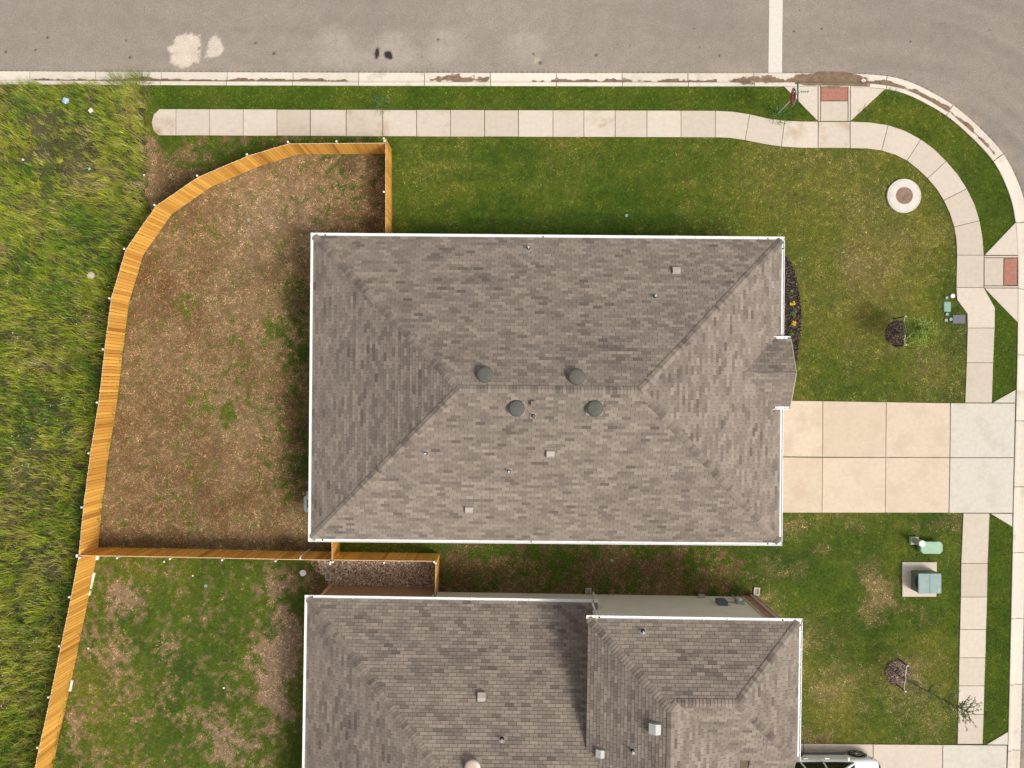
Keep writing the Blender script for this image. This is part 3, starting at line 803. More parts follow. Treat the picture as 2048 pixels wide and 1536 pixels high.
# ---------------------------------------------------------------- the corner house
PITCH = 0.535
def corner_house():
    c = Vector((1.461, -0.222, 0)); rot = -0.0085; ce, sn = math.cos(rot), math.sin(rot)
    h = empty('hip_roof_house', c, 'large house with a brown hip roof, four olive dome vents and white gutters', 'house')
    T = lambda x, y, z: Vector((c.x + ce * x - sn * y, c.y + sn * x + ce * y, z))
    Dv = lambda x, y: Vector((ce * x - sn * y, sn * x + ce * y, 0))
    ZE = 2.80; hw, hd = 9.89, 6.395; zr = ZE + PITCH * hd; rx = hw - hd
    C = [T(-hw, hd, ZE), T(hw, hd, ZE), T(hw, -hd, ZE), T(-hw, -hd, ZE)]; RL, RR = T(-rx, 0, zr), T(rx, 0, zr)
    sl = {'n': [C[0], C[1], RR, RL], 'e': [C[1], C[2], RR], 's': [C[2], C[3], RL, RR], 'w': [C[3], C[0], RL]}
    gy, ghw, gz, gx1 = 0.778, 1.395, 3.0, 10.27
    grz = gz + PITCH * ghw; gxe = hw + 0.0 - (gz - ZE) / PITCH; gxr = hw - (grz - ZE) / PITCH
    G = {'gn': [T(gxe, gy + ghw, gz), T(gx1, gy + ghw, gz), T(gx1, gy, grz), T(gxr, gy, grz)], 'gs': [T(gx1, gy - ghw, gz), T(gxe, gy - ghw, gz), T(gxr, gy, grz), T(gx1, gy, grz)]}
    nrm = {k: plane_n(v[0], v[1], v[2]) for k, v in {**sl, **G}.items()}
    roof = deck(h, list(sl.values()) + [[p + Vector((0, 0, 0.004)) for p in v] for v in G.values()])
    rt = RoofTiles()
    rt.slope(C[0], C[1], [sl['n']]); rt.slope(C[1], C[2], [sl['e']]); rt.slope(C[2], C[3], [sl['s']]); rt.slope(C[3], C[0], [sl['w']])
    rt.slope(G['gn'][0], G['gn'][1], [G['gn']]); rt.slope(G['gs'][0], G['gs'][1], [G['gs']])
    rt.build(roof)
    ridge_caps(roof, [(C[0], RL, nrm['n'], nrm['w']), (C[1], RR, nrm['n'], nrm['e']), (C[2], RR, nrm['s'], nrm['e']), (C[3], RL, nrm['s'], nrm['w']), (RL, RR, nrm['n'], nrm['s'])])
    # white drip edge at the gable's rake, and its front board
    mb = MB()
    for k in ('gn', 'gs'):
        p = G[k]; a, b = (p[1], p[2]) if k == 'gn' else (p[0], p[3])
        mb.bar(a + Dv(0.012, 0) - Vector((0, 0, 0.06)), b + Dv(0.012, 0) - Vector((0, 0, 0.06)), 0.02, 0.14)
    mb.build('rake_board', M_TRIM, h)
    # gutters
    o = 0.15
    gutter(h, T(-hw - o, hd + o, 0), T(hw + o, hd + o, 0), Dv(0, 1), ZE, 0.66, (0.03, 0.49, 0.965))
    gutter(h, T(hw + o, hd + o - 0.16, 0), T(hw + o, gy + ghw + 0.05, 0), Dv(1, 0), ZE, 0.72, (0.08,))
    gutter(h, T(hw + o, gy - ghw - 0.05, 0), T(hw + o, -hd - o + 0.16, 0), Dv(1, 0), ZE, 0.72, (0.97,))
    gutter(h, T(hw + o, -hd - o, 0), T(-hw - o, -hd - o, 0), Dv(0, -1), ZE, 0.68, (0.03, 0.53, 0.97))
    gutter(h, T(-hw - o, -hd - o + 0.16, 0), T(-hw - o, hd + o - 0.16, 0), Dv(-1, 0), ZE, 0.75, ())
    gutter(h, T(gxe + 0.02, gy + ghw + o, 0), T(gx1 - 0.01, gy + ghw + o, 0), Dv(0, 1), gz, 0.35, (0.12, 0.9))
    gutter(h, T(gx1 - 0.01, gy - ghw - o, 0), T(gxe + 0.02, gy - ghw - o, 0), Dv(0, -1), gz, 0.35, (0.9,))
    # fascia, walls
    ww, wd = hw - 0.42, hd - 0.42
    MB().prism([T(-ww, -wd, 0), T(ww, -wd, 0), T(ww, wd, 0), T(-ww, wd, 0)], -0.05, ZE - 0.12).build('wall', M_SIDING, h)
    MB().prism([T(ww - 0.5, gy - ghw + 0.3, 0), T(gx1 - 0.32, gy - ghw + 0.3, 0), T(gx1 - 0.32, gy + ghw - 0.3, 0), T(ww - 0.5, gy + ghw - 0.3, 0)], -0.05, gz - 0.12).build('porch_wall', M_BRICKWALL, h)
    MB().prism([T(-hw, -hd, 0), T(hw, -hd, 0), T(hw, hd, 0), T(-hw, hd, 0)], ZE - 0.118, ZE - 0.101).build('soffit', M_CAP, h)
    mask_poly([T(-ww, -wd, 0), T(ww, -wd, 0), T(ww, wd, 0), T(-ww, wd, 0)], 1)
    def on(px, py):
        """the roof point seen at a photo pixel"""
        for z in np.arange(7.0, 2.6, -0.01):
            p = P(px, py, float(z)); lx = ce * (p.x - c.x) + sn * (p.y - c.y); ly = -sn * (p.x - c.x) + ce * (p.y - c.y)
            zz = ZE + PITCH * min(hw - abs(lx), hd - abs(ly))
            if zz >= z:
                k = 'e' if hw - abs(lx) < hd - abs(ly) and lx > 0 else 'w' if hw - abs(lx) < hd - abs(ly) else 'n' if ly > 0 else 's'
                return Vector((p.x, p.y, zz)), nrm[k]
    def at(px, py, lift=0.0):
        # p is the top of the fitting as seen; step back by its height
        q = P(px, py, 0); k = 1 - lift / 36.0
        return on(1024 + (px - 1024) * k, 768 + (py - 768) * k)
    for px, py in ((970, 749), (1153, 753), (1033, 817), (1190, 817)): dome_vent(h, *at(px, py, 0.25), M_VENT)
    for px, py in ((1353, 541), (1101, 906), (938, 1018)): box_vent(h, *at(px, py, 0.1), M_VENTTAN)
    for px, py in ((1057, 495), (1311, 592), (851, 907), (1018, 943), (1067, 832)): pipe_vent(h, *at(px, py, 0.15), white=(px != 1067))
    square_pot(h, *at(1067, 807, 0.2))
    return h
corner_house()

# ---------------------------------------------------------------- the neighbouring house (storey-and-a-half)
def neighbour_house():
    c = Vector((7.2, -9.17, 0)); rot = -0.0155; ce, sn = math.cos(rot), math.sin(rot)
    T = lambda x, y, z=0.0: Vector((c.x + ce * (x - c.x) - sn * (y - c.y), c.y + sn * (x - c.x) + ce * (y - c.y), z))
    Dv = lambda x, y: Vector((ce * x - sn * y, sn * x + ce * y, 0))
    h = empty('two_level_house', T(0, -15, 0), 'pale sided house with a low brown roof wing and a taller storey', 'house')
    # --- low wing
    ZL = 2.75; x0, x1, y0 = -8.64, 3.62, -9.35; D = 6.35; yr = y0 - D; zr = ZL + PITCH * D; YB = -18.2
    n_ = [T(x0, y0, ZL), T(x1, y0, ZL), T(x1, yr, zr), T(x0 + D, yr, zr)]
    w_ = [T(x0, y0 - 2 * D, ZL), T(x0, y0, ZL), T(x0 + D, yr, zr)]
    s_ = [T(x1, y0 - 2 * D, ZL), T(x0, y0 - 2 * D, ZL), T(x0 + D, yr, zr), T(x1, yr, zr)]
    wcut = [T(x0, YB, ZL), T(x0, y0, ZL), T(x0 + D, yr, zr), T(x0 + (y0 - 2 * D - YB) / -1, YB, ZL + PITCH * (YB - (y0 - 2 * D)))]
    nn, nw = plane_n(*n_[:3]), plane_n(*w_)
    roof = deck(h, [n_, w_, s_])
    rt = RoofTiles(); rt.slope(n_[0], n_[1], [n_]); rt.slope(w_[0], w_[1], [wcut])
    rt.build(roof, 150)
    ridge_caps(roof, [(n_[0], n_[3], nn, nw), (T(-2.29, yr, zr), n_[2], nn, plane_n(*s_[:3]))], 100)
    gutter(h, T(x0 - 0.15, y0 + 0.15), T(x1 + 0.02, y0 + 0.15), Dv(0, 1), ZL, 0.82, (0.025, 0.985))
    gutter(h, T(x0 - 0.15, YB - 3), T(x0 - 0.15, y0 + 0.15 - 0.16), Dv(-1, 0), ZL, 0.8, ())
    # --- tall storey
    ZU = 5.5; a0, a1, b0 = 3.03, 11.29, -9.32; bw = 2.73; mw = 3.0
    xm = a0 + mw; xe = a0 + 2 * mw; zm = ZU + PITCH * mw; zw = ZU + PITCH * bw; yw = b0 - bw; ym = b0 - mw; YE = -18.6
    xv = xe - bw                                 # where the wing ridge meets the main right slope
    left = [T(a0, YE, ZU), T(a0, b0, ZU), T(xm, ym, zm), T(xm, YE, zm)]
    top1 = [T(a0, b0, ZU), T(a1, b0, ZU), T(a1 - bw, yw, zw), T(a0 + bw, yw, zw)]
    top2 = [T(a0 + bw, yw, zw), T(xv, yw, zw), T(xm, ym, zm)]
    right = [T(a1, b0, ZU), T(a1, b0 - 2 * bw, ZU), T(a1 - bw, yw, zw)]
    cat = 2.6; xh = xe + 0.42
    wing = [T(xe, b0 - 2 * bw, ZU), T(a1, b0 - 2 * bw, ZU), T(a1 - bw, yw, zw), T(xv, yw, zw)]
    cats = [T(xh, b0 - 2 * bw - cat, ZU - PITCH * cat), T(a1 - 0.02, b0 - 2 * bw - cat, ZU - PITCH * cat), T(a1 - 0.02, b0 - 2 * bw, ZU), T(xh, b0 - 2 * bw, ZU)]
    mr = [T(xe, YE, ZU), T(xe, b0 - 2 * bw, ZU), T(xv, yw, zw), T(xm, ym, zm), T(xm, YE, zm)]
    N_ = {k: plane_n(*v[:3]) for k, v in dict(left=left, top=top1, right=right, wing=wing, mr=mr).items()}
    roof2 = deck(h, [left, top1, top2, right, wing, cats, mr])
    rt = RoofTiles()
    rt.slope(left[0], left[1], [left]); rt.slope(top1[0], top1[1], [top1, top2]); rt.slope(right[0], right[1], [right])
    rt.slope(cats[0], cats[1], [wing, cats]); rt.slope(mr[0], mr[1], [mr])
    rt.build(roof2, 150)
    ridge_caps(roof2, [(left[1], left[2], N_['left'], N_['top']), (T(a1, b0, ZU), right[2], N_['top'], N_['right']), (right[1], right[2], N_['right'], N_['wing']),
                       (T(xv, yw, zw), T(a1 - bw, yw, zw), N_['top'], N_['wing']), (T(xv, yw, zw), T(xm, ym, zm), N_['top'], N_['mr']), (T(xm, YE, zm), T(xm, ym, zm), N_['left'], N_['mr'])], 200)
    gutter(h, T(a0 - 0.1, b0 + 0.15), T(a1 + 0.15, b0 + 0.15), Dv(0, 1), ZU, 0.8, (0.06, 0.91))
    gutter(h, T(a1 + 0.15, b0 + 0.15 - 0.16), T(a1 + 0.15, b0 - 2 * bw), Dv(1, 0), ZU, 0.62, ())
    MB().prism([T(xe - 0.8, -18.5), T(xh + 0.5, -18.5), T(xh + 0.5, -13.6), T(xe - 0.8, -13.6)], 3.2, 3.35).build('porch_ledge', M_TRIM, h)
    # --- walls
    yn = -9.62
    wl = MB(); wl.prism([T(-8.34, yn - 12.6), T(3.40, yn - 12.6), T(3.40, yn), T(-3.35, yn), T(-3.35, yn + 0.1), T(-8.34, yn + 0.1)], -0.05, ZL - 0.11)
    wl.mi = 0
    wo_ = wl.build('wall', M_SIDING, h)
    MB().prism([T(3.41, -18.4), T(8.6, -18.4), T(8.6, -14.2), T(10.9, -14.2), T(10.9, yn), T(3.41, yn)], -0.05, ZU - 0.12).build('tall_wall', M_SIDING, h)
    mb = MB(); z = 0.12
    lap = MB()
    while z < ZU - 0.5:
        lap.box(T((3.42 + 10.4) / 2, yn + 0.006, z + 0.075), (10.4 - 3.42, 0.012, 0.150), rot); z += 0.16
    lap.build('siding_boards', M_SIDING, h, kind='stuff')
    MB().box(T(7.0, yn + 0.02, ZU - 0.26), (7.6, 0.035, 0.28), rot).build('frieze_board', pbr('cream_trim', (0.56, 0.52, 0.44), 0.8, 0.05), h)
    MB().prism([T(3.05, b0 + 0.02), T(a1, b0 + 0.02), T(a1, -14.6), T(3.05, -14.6)], ZU - 0.118, ZU - 0.104).build('soffit', M_CAP, h)
    # brown brick skin on the low wing behind the gravel
    bb = MB().box(T((-8.36 - 3.34) / 2, yn + 0.16, 1.3), (5.02, 0.12, 2.6), rot).build('brick_wall', M_BRICKWALL, h)
    # brick corner pier with individual bricks, flanked by trim boards
    pier = MB().box(T(10.80, yn - 0.10, 2.45), (0.66, 0.30, 4.9), rot).build('brick_pier', M_MORTAR, h)
    bm = MB().box((0, 0, 0), (0.195, 0.10, 0.058)).mesh('brick', M_BRICK); hm = MB().box((0, 0, 0), (0.092, 0.10, 0.058)).mesh('half_brick', M_BRICK)
    z = 0.04; r = 0; off = woff(h)
    while z < 4.85:
        xs = [(10.585, 1), (10.79, 1), (10.995, 1)] if r % 2 == 0 else [(10.534, 0), (10.687, 1), (10.892, 1), (11.046, 0)]
        for x, full in xs:
            b = link('brick', bm if full else hm, pier, T(x, yn + 0.008, z) - off, (0, 0, rot)); b['shade'] = random.random()
        z += 0.068; r += 1
    MB().box(T(10.44, yn + 0.02, 2.5), (0.07, 0.07, 4.9), rot).build('trim_board', M_TRIM, h)
    MB().box(T(11.12, yn + 0.02, 2.5), (0.05, 0.07, 4.9), rot).build('trim_board', M_TRIM, h)
    dsp = MB(); dsp.box(T(10.84, yn + 0.10, 2.55), (0.085, 0.065, 4.9), rot); dsp.tube([T(10.84, yn + 0.10, 4.95), T(10.84, yn + 0.2, 5.2), T(10.84, b0 + 0.03, 5.4)], 0.04, 8)
    dsp.build('downspout', M_TRIM, h)
    dsp = MB(); dsp.box(T(3.70, yn + 0.08, 1.25), (0.085, 0.065, 2.5), rot); dsp.tube([T(3.70, yn + 0.08, 2.5), T(3.68, yn + 0.25, 2.62), T(3.58, y0 + 0.03, 2.66)], 0.04, 8)
    dsp.build('downspout', M_CAP, h)
    dsp = MB(); dsp.tube([T(3.35, b0 + 0.03, 5.40), T(3.40, yn + 0.1, 5.1), T(3.48, yn + 0.1, 4.2), T(3.48, yn + 0.1, 3.15), T(3.40, yn + 0.3, 2.95)], 0.042, 8)
    dsp.build('downspout', M_CAP, h)
    dsp = MB(); dsp.box(T(-8.2, yn + 0.26, 1.25), (0.085, 0.065, 2.5), rot); dsp.build('downspout', M_TRIM, h)
    # utility boxes on the wall: x, height above ground
    ub = lambda x, z, s, nm, mt: MB().box(T(x, yn + s[1] / 2 + 0.012, z), s, rot).build(nm, mt, h)
    BL = pbr('blue_grey_enamel', (0.11, 0.15, 0.185), 0.45, 0.08); GL = pbr('light_grey_enamel', (0.34, 0.36, 0.37), 0.5, 0.06)
    ub(8.55, 0.35, (0.26, 0.14, 0.30), 'junction_box', GL)
    e = ub(9.20, 1.45, (0.40, 0.17, 0.72), 'breaker_box', BL); MB().box(T(9.20, yn + 0.19, 1.45), (0.34, 0.012, 0.64), rot).build('door', BL, e)
    e = ub(10.02, 1.30, (0.32, 0.14, 0.50), 'meter_box', GL); Mr = Matrix.Rotation(-math.pi / 2, 3, 'X')
    MB().lathe([(0.09, 0.0), (0.09, 0.07), (0.05, 0.10)], T(10.02, yn + 0.15, 1.38), 14, Mr).build('meter', M_CAP, e)
    MB().tube([T(10.02, yn + 0.07, -0.03), T(10.02, yn + 0.07, 1.06)], 0.035, 8).build('conduit', M_GALV, h)
    MB().tube([T(9.40, yn + 0.07, 1.35), T(9.86, yn + 0.07, 1.35)], 0.02, 8).build('conduit', M_FLASH, h)
    MB().lathe([(0.05, 0), (0.05, 0.05)], T(5.4, yn + 0.02, 0.6), 10, Mr).build('wall_spigot', M_CAP, h)
    wv = ub(4.05, 3.9, (0.26, 0.08, 0.26), 'wall_vent', M_CAP)
    for k in range(4): MB().box(T(4.05, yn + 0.096, 3.82 + k * 0.055), (0.22, 0.012, 0.03), rot).build('louvre', M_CAP, wv)
    mb = MB(); mb.tube([T(3.92, yn + 0.03, 0.28), T(3.92, yn + 0.16, 0.28), T(4.35, yn + 0.16, 0.28), T(4.35, yn + 0.03, 0.28), ], 0.014, 6); mb.build('pipe_loop', M_BLACK, h)
    mask_poly([T(-8.34, yn - 12.6), T(11.13, yn - 12.6), T(11.13, yn), T(-3.35, yn), T(-3.35, yn + 0.2), T(-8.34, yn + 0.2)], 1)
    # --- fittings
    def onl(px, py, lift):
        k = 1 - lift / 36.0; px = 1024 + (px - 1024) * k; py = 768 + (py - 768) * k
        for z in np.arange(6.4, 2.6, -0.01):
            p = P(px, py, float(z)); ly = c.y + (-sn * (p.x - c.x) + ce * (p.y - c.y)); zz = ZL + PITCH * (y0 - ly)
            if zz >= z: return Vector((p.x, p.y, zz)), nn
    def onu(px, py, lift, which):
        k = 1 - lift / 34.5; px = 1024 + (px - 1024) * k; py = 768 + (py - 768) * k
        for z in np.arange(7.6, 5.4, -0.01):
            p = P(px, py, float(z)); lx = c.x + ce * (p.x - c.x) + sn * (p.y - c.y); ly = c.y + (-sn * (p.x - c.x) + ce * (p.y - c.y))
            zz = ZU + PITCH * ((lx - a0) if which == 'left' else (b0 - ly))
            if zz >= z: return Vector((p.x, p.y, zz)), N_[which]
    box_vent(h, *onl(963, 1396, 0.1), M_VENTTAN, rot=math.pi)
    box_vent(h, *onu(1312, 1458, 0.1, 'left'), M_VENTGREY, 0.42, 0.44, 0.17, rot=math.pi)
    box_vent(h, *onu(1202, 1508, 0.1, 'left'), M_VENTGREY, 0.33, 0.34, 0.12, rot=math.pi)
    pipe_vent(h, *onl(1004, 1480, 0.15)); pipe_vent(h, *onu(1287, 1264, 0.15, 'top')); pipe_vent(h, *onu(1266, 1504, 0.15, 'left'))
    dome_vent(h, *onl(945, 1536, 0.25), M_DOMEPALE)
neighbour_house()
# ---------------------------------------------------------------- cedar fences
FH = 1.83
PICK = {}
def picket_mesh(v):
    if v not in PICK:
        hgt = FH + (v - 1) * 0.012; wd = 0.127; th = 0.018
        me = MB(); a = wd / 2
        prof = [(-a, 0.03), (a, 0.03), (a, hgt - 0.01), (a - 0.008, hgt), (-a + 0.008, hgt), (-a, hgt - 0.01)]
        k = len(prof)
        me.add([(x, -th / 2, z) for x, z in prof] + [(x, th / 2, z) for x, z in prof], [tuple(range(k)), tuple(range(2 * k - 1, k - 1, -1))] + [(i, k + i, k + (i + 1) % k, (i + 1) % k) for i in range(k)])
        me.m = [0, 0] + [1 if i in (2, 3, 4) else 0 for i in range(k)]
        PICK[v] = me.mesh('picket', [M_WOOD, M_ENDGRAIN])
    return PICK[v]
def fence(name, label, runs, group='stained cedar fences'):
    """runs: (list of top-line pixels, side): pickets on the 'side' (+1 left of travel) of rails and posts, which stand behind"""
    first = P(*runs[0][0][0], FH); root = empty(name, (first.x, first.y, 0), label, 'fence', group); off = woff(root)
    pm = MB().lathe([(0.030, -0.02), (0.030, FH - 0.02)], n=10).mesh('post', M_GALV)
    cm = MB().lathe([(0.044, FH - 0.03), (0.046, FH + 0.01), (0.036, FH + 0.03), (0.015, FH + 0.042)], n=12).mesh('post_cap', M_CAP)
    for pts, side in runs:
        W = [P(x, y, FH) for x, y in pts]; W = [Vector((p.x, p.y, 0)) for p in W]
        for a, b in zip(W, W[1:]):
            d = (b - a); L = d.length; d.normalize(); nrm = Vector((-d.y, d.x, 0)) * side
            ang = math.atan2(d.y, d.x); n = max(1, int(round(L / 0.1415)))
            for i in range(n):
                p = a + d * ((i + 0.5) * L / n) + nrm * (0.010 + random.uniform(-0.003, 0.003))
                o = link('picket', picket_mesh(random.randint(0, 2)), root, p - off, (0, random.uniform(-.004, .004), ang + random.uniform(-.01, .01)))
                o['shade'] = min(1, max(0, random.gauss(0.58, 0.20)))
            for z in (0.3, 0.92, 1.62):
                MB().bar(a - nrm * 0.022 + Vector((0, 0, z)), b - nrm * 0.022 + Vector((0, 0, z)), 0.04, 0.09).build('rail', M_RAIL, root)
            q = max(1, int(round(L / 2.4)))
            for i in range(q + 1 if (b is W[-1] or True) else q):
                if i == q and b is not W[-1]: continue
                p = a + d * (L * i / q) - nrm * 0.078
                po = link('post', pm, root, p - off); link('post_cap', cm, po)
    return root
fence('cedar_fence', 'long curved cedar fence around the brown back yard', [
    ([(771, 490), (771, 277)], 1 * -1 if False else -1),
    ([(769, 285.5), (576.5, 287), (495, 312), (396, 354), (311.5, 412), (251.5, 498.5), (222, 597), (209, 699), (197, 805.5), (180.5, 907), (166.5, 1015), (157, 1111)], 1)])
fence('cedar_fence', 'cedar fence running on behind the neighbouring green yard', [([(157, 1113.5), (141.5, 1195), (121.5, 1293), (100, 1395.5), (78, 1496), (56, 1598), (34, 1700)], 1)])
fence('cedar_fence', 'cedar fence dividing the brown yard from the green yard', [([(159, 1111.8), (234, 1112.6), (340, 1114.4), (444, 1116.6), (551, 1118.8), (661, 1120.6)], 1)])
fence('cedar_fence', 'short cedar fence boxing in the gravel side yard', [([(663.5, 1082), (663.5, 1128)], 1), ([(666, 1120.2), (768, 1121.8), (871, 1123)], 1), ([(871.5, 1124), (869.5, 1192)], 1)])

# ---------------------------------------------------------------- ground cover colours
def px_of(x, y): return x * S + 1024, 768 - y * S
FENCE_BASE = [(P(x, y, FH).x, P(x, y, FH).y) for x, y in [(771, 490), (771, 285), (576.5, 287), (495, 312), (396, 354), (311.5, 412), (251.5, 498.5), (222, 597), (209, 699), (197, 805.5), (180.5, 907), (166.5, 1015), (157, 1111), (661, 1120), (663, 1080)]]
fy = np.array([-200, 160, 230, 330, 392, 432, 508, 601, 700, 804, 902, 1005, 1097, 1600, 1900]); fx = np.array([291, 291, 288, 291, 295, 310, 280, 253, 240.5, 229, 213, 200, 193, 95, 40])   # right edge of the wild field
fyd = np.concatenate([np.arange(140, 440, 9.0), fy[fy >= 440]]); fxd = np.interp(fyd, fy, fx) + np.where(fyd < 440, 13 * (RNG.random(len(fyd)) - 0.5), 0); fy, fx = np.concatenate([[-200], fyd]), np.concatenate([[291], fxd])
fieldpoly = [Vector((-60, 30, 0))] + [P(a, b) for a, b in zip(fx, fy)] + [Vector((-60, -30, 0))]
mask_poly([Vector((p[0], p[1], 0)) for p in fieldpoly], 2, only=0)

def blob(px, py, cx, cy, rx, ry, p=2.0): return np.exp(-(((px - cx) / rx) ** 2 + ((py - cy) / ry) ** 2) ** (p / 2))

GD, GM, GO, GY = np.array([0.040, 0.106, 0.006]), np.array([0.102, 0.170, 0.008]), np.array([0.186, 0.202, 0.018]), np.array([0.335, 0.315, 0.048])
OLIVE = np.array([0.215, 0.198, 0.048])
STRAW, BROWN, SOIL_AND_SHADE, PINK = np.array([0.44, 0.300, 0.155]), np.array([0.228, 0.129, 0.055]), np.array([0.095, 0.058, 0.030]), np.array([0.42, 0.285, 0.185])
def lawn_state(x, y):
    """share of living grass, how lush it is (0 yellow, 1 deep green), and the colour of the dead rest, at ground points"""
    px, py = px_of(x, y)
    bx = px + 75 * (fbm(x, y, 1.3, 101, 4) - 0.5) + 30 * (fbm(x, y, 0.35, 107, 3) - 0.5); by = py + 75 * (fbm(x, y, 1.3, 113, 4) - 0.5) + 30 * (fbm(x, y, 0.35, 119, 3) - 0.5)
    n1 = fbm(x, y, 3.0, 41, 5); n2 = fbm(x, y, 1.1, 52, 4); n3 = fbm(x, y, 0.45, 63, 3)
    G = 0.86 + 0.5 * (n1 - 0.5) + 0.35 * (n3 - 0.5); L = 0.55 + 0.9 * (n2 - 0.5); st = 0.5 + 0 * x; pk = 0 * x; so = 0 * x
    yard = inpoly([Vector((a, b, 0)) for a, b in FENCE_BASE], x, y)
    # --- brown back yard
    patches = (1.15 * blob(0.7 * px + 0.3 * bx, 0.7 * py + 0.3 * by, 376, 608, 23, 23, 4) - 1.6 * blob(px, py, 377, 609, 12, 11) + 1.15 * blob(0.7 * px + 0.3 * bx, 0.7 * py + 0.3 * by, 456, 832, 17, 20, 4) + 0.4 * blob(bx, by, 462, 680, 12, 60) + 0.45 * blob(bx, by, 490, 770, 24, 75)
               + 0.5 * blob(bx, by, 565, 478, 22, 16) + 0.35 * blob(bx, by, 470, 560, 20, 20) + 0.4 * blob(bx, by, 405, 455, 18, 16) + 0.35 * blob(bx, by, 668, 380, 40, 80) + 0.5 * blob(bx, by, 380, 566, 8, 6)
               + 0.45 * blob(bx, by, 246, 720, 11, 22) + 0.45 * blob(bx, by, 456, 1028, 11, 11) + 0.45 * blob(bx, by, 568, 1026, 12, 10) + 0.3 * blob(bx, by, 430, 400, 10, 12)
               + 0.55 * sstep(500, 610, px) * sstep(520, 640, py) * (1 - sstep(940, 1040, py)) + 0.25 * sstep(560, 760, px) * (1 - sstep(380, 470, py)))
    Gy = np.clip(0.06 + 0.80 * patches * (0.25 + 1.5 * n2) + 0.30 * sstep(0.58, 0.80, n2), 0, 0.80)
    G = np.where(yard, Gy, G); L = np.where(yard, 0.58 + 0.6 * (n3 - 0.5) + 0.25 * sstep(520, 620, px), L)
    sy = 0.48 + 0.9 * (n1 - 0.47) + 0.5 * (n2 - 0.5) + 0.30 * blob(bx, by, 560, 420, 130, 90) + 0.8 * (n3 - 0.5) + 0.25 * blob(bx, by, 590, 640, 60, 90)
    st = np.where(yard, np.clip(sy, 0, 1), st); pk = np.where(yard, 0.60 * blob(bx, by, 560, 430, 100, 80) * (n3 + 0.3), pk)
    so = np.where(yard, 0.55 * sstep(0.52, 0.72, fbm(x, y, 1.6, 77, 4)) * (0.15 + sstep(480, 600, px)) + 0.35 * sstep(1055, 1100, py), so)  # soil tone; its rise towards house and lower fence paints their shade
    # --- strip outside the fence, left below the sidewalk
    z2 = (~yard) & (px < 790) & (py > 271) & (py < 470) & (px > 285)
    G = np.where(z2, 0.75 - 0.75 * sstep(290, 400, py + 0.25 * (420 - px)) - 0.55 * (1 - sstep(300, 330, px)) + 0.8 * (n2 - 0.5), G)
    st = np.where(z2, 0.35 + 0.35 * (1 - sstep(300, 325, px)), st); so = np.where(z2, 0.55 * sstep(300, 380, py) * sstep(310, 340, px), so); L = np.where(z2, 0.7 + 0.4 * (n3 - 0.5), L)
    # --- verge along the street
    vg = (py < 232) & (px < 1640) & (px > 285)
    G = np.where(vg, 0.90 + 0.4 * (n2 - 0.5) - 0.3 * (1 - sstep(290, 312, px)), G); L = np.where(vg, 0.72 + 0.5 * (n2 - 0.5), L); st = np.where(vg, 0.3, st)
    # --- north lawn
    nl = (px > 786) & (px < 1580) & (py > 270) & (py < 480)
    G = np.where(nl, 0.86 + 0.4 * (n1 - 0.5) + 0.25 * (n3 - 0.5) - 0.18 * sstep(1200, 1480, px), G)
    L = np.where(nl, 0.68 + 0.55 * (n1 - 0.5) + 0.4 * (n3 - 0.5) + 0.22 * sstep(400, 460, py) - 0.22 * sstep(1150, 1450, px) + 0.14 * (vnoise(x * 0.10, y, 0.28, 161) - 0.5) * 2, L)
    # --- east lawn, dry and olive
    el = (px > 1560) & (px < 1960) & (py > 285) & (py < 810) | ((px > 1480) & (px < 1570) & (py < 480) & (py > 285))
    tan = 0.55 * blob(bx, by, 1740, 560, 60, 80) + 0.4 * blob(bx, by, 1790, 520, 40, 50) + 0.35 * blob(bx, by, 1690, 400, 70, 40) + 0.45 * blob(bx, by, 1850, 745, 40, 30) + 0.3 * blob(bx, by, 1700, 480, 40, 50) + 0.25 * blob(bx, by, 1660, 330, 60, 30) + 0.2 * blob(bx, by, 1740, 700, 50, 40)
    G = np.where(el, np.clip(0.80 - 0.75 * tan * (0.3 + 1.4 * n2) + 0.5 * (n1 - 0.5) - 0.05, 0.1, 1), G)
    L = np.where(el, 0.48 + 0.60 * (n2 - 0.5) - 0.2 * tan + 0.3 * blob(bx, by, 1700, 780, 160, 40) + 0.35 * sstep(1870, 1920, px) - 0.18 * (n3 > 0.58), L); st = np.where(el, 0.55 + 0.3 * n2, st)
    # --- right verge strips, dense
    rv = (px > 1935 + 0 * py) & (py > 180)
    G = np.where(rv, 0.93 + 0.2 * (n3 - 0.5), G); L = np.where(rv, 0.74 + 0.5 * (n2 - 0.5), L)
    rv2 = (px > 1700) & (py < 300) & (py > 170); G = np.where(rv2, 0.9, G); L = np.where(rv2, 0.6 + 0.8 * (n2 - 0.5), L)
    # --- south-east lawn
    sl = (px > 1480) & (px < 1935) & (py > 1020)
    t2 = 0.62 * blob(bx, by, 1750, 1180, 26, 16) + 0.55 * blob(bx, by, 1772, 1192, 22, 14) + 0.18 * blob(bx, by, 1730, 1230, 30, 30) + 0.6 * blob(bx, by, 1800, 1345, 48, 44) + 0.3 * blob(bx, by, 1660, 1280, 50, 30) + 0.35 * blob(bx, by, 1615, 1270, 22, 30) + 0.3 * blob(bx, by, 1850, 1430, 70, 40) + 0.3 * blob(bx, by, 1640, 1480, 60, 14) + 0.3 * blob(bx, by, 1560, 1050, 60, 20) + 0.3 * blob(bx, by, 1545, 1215, 22, 28)
    G = np.where(sl, np.clip(0.84 - 1.0 * t2 * (0.2 + 1.5 * n2) + 0.7 * (n1 - 0.5) - 0.35 * sstep(0.56, 0.7, n2), 0.03, 1), G)
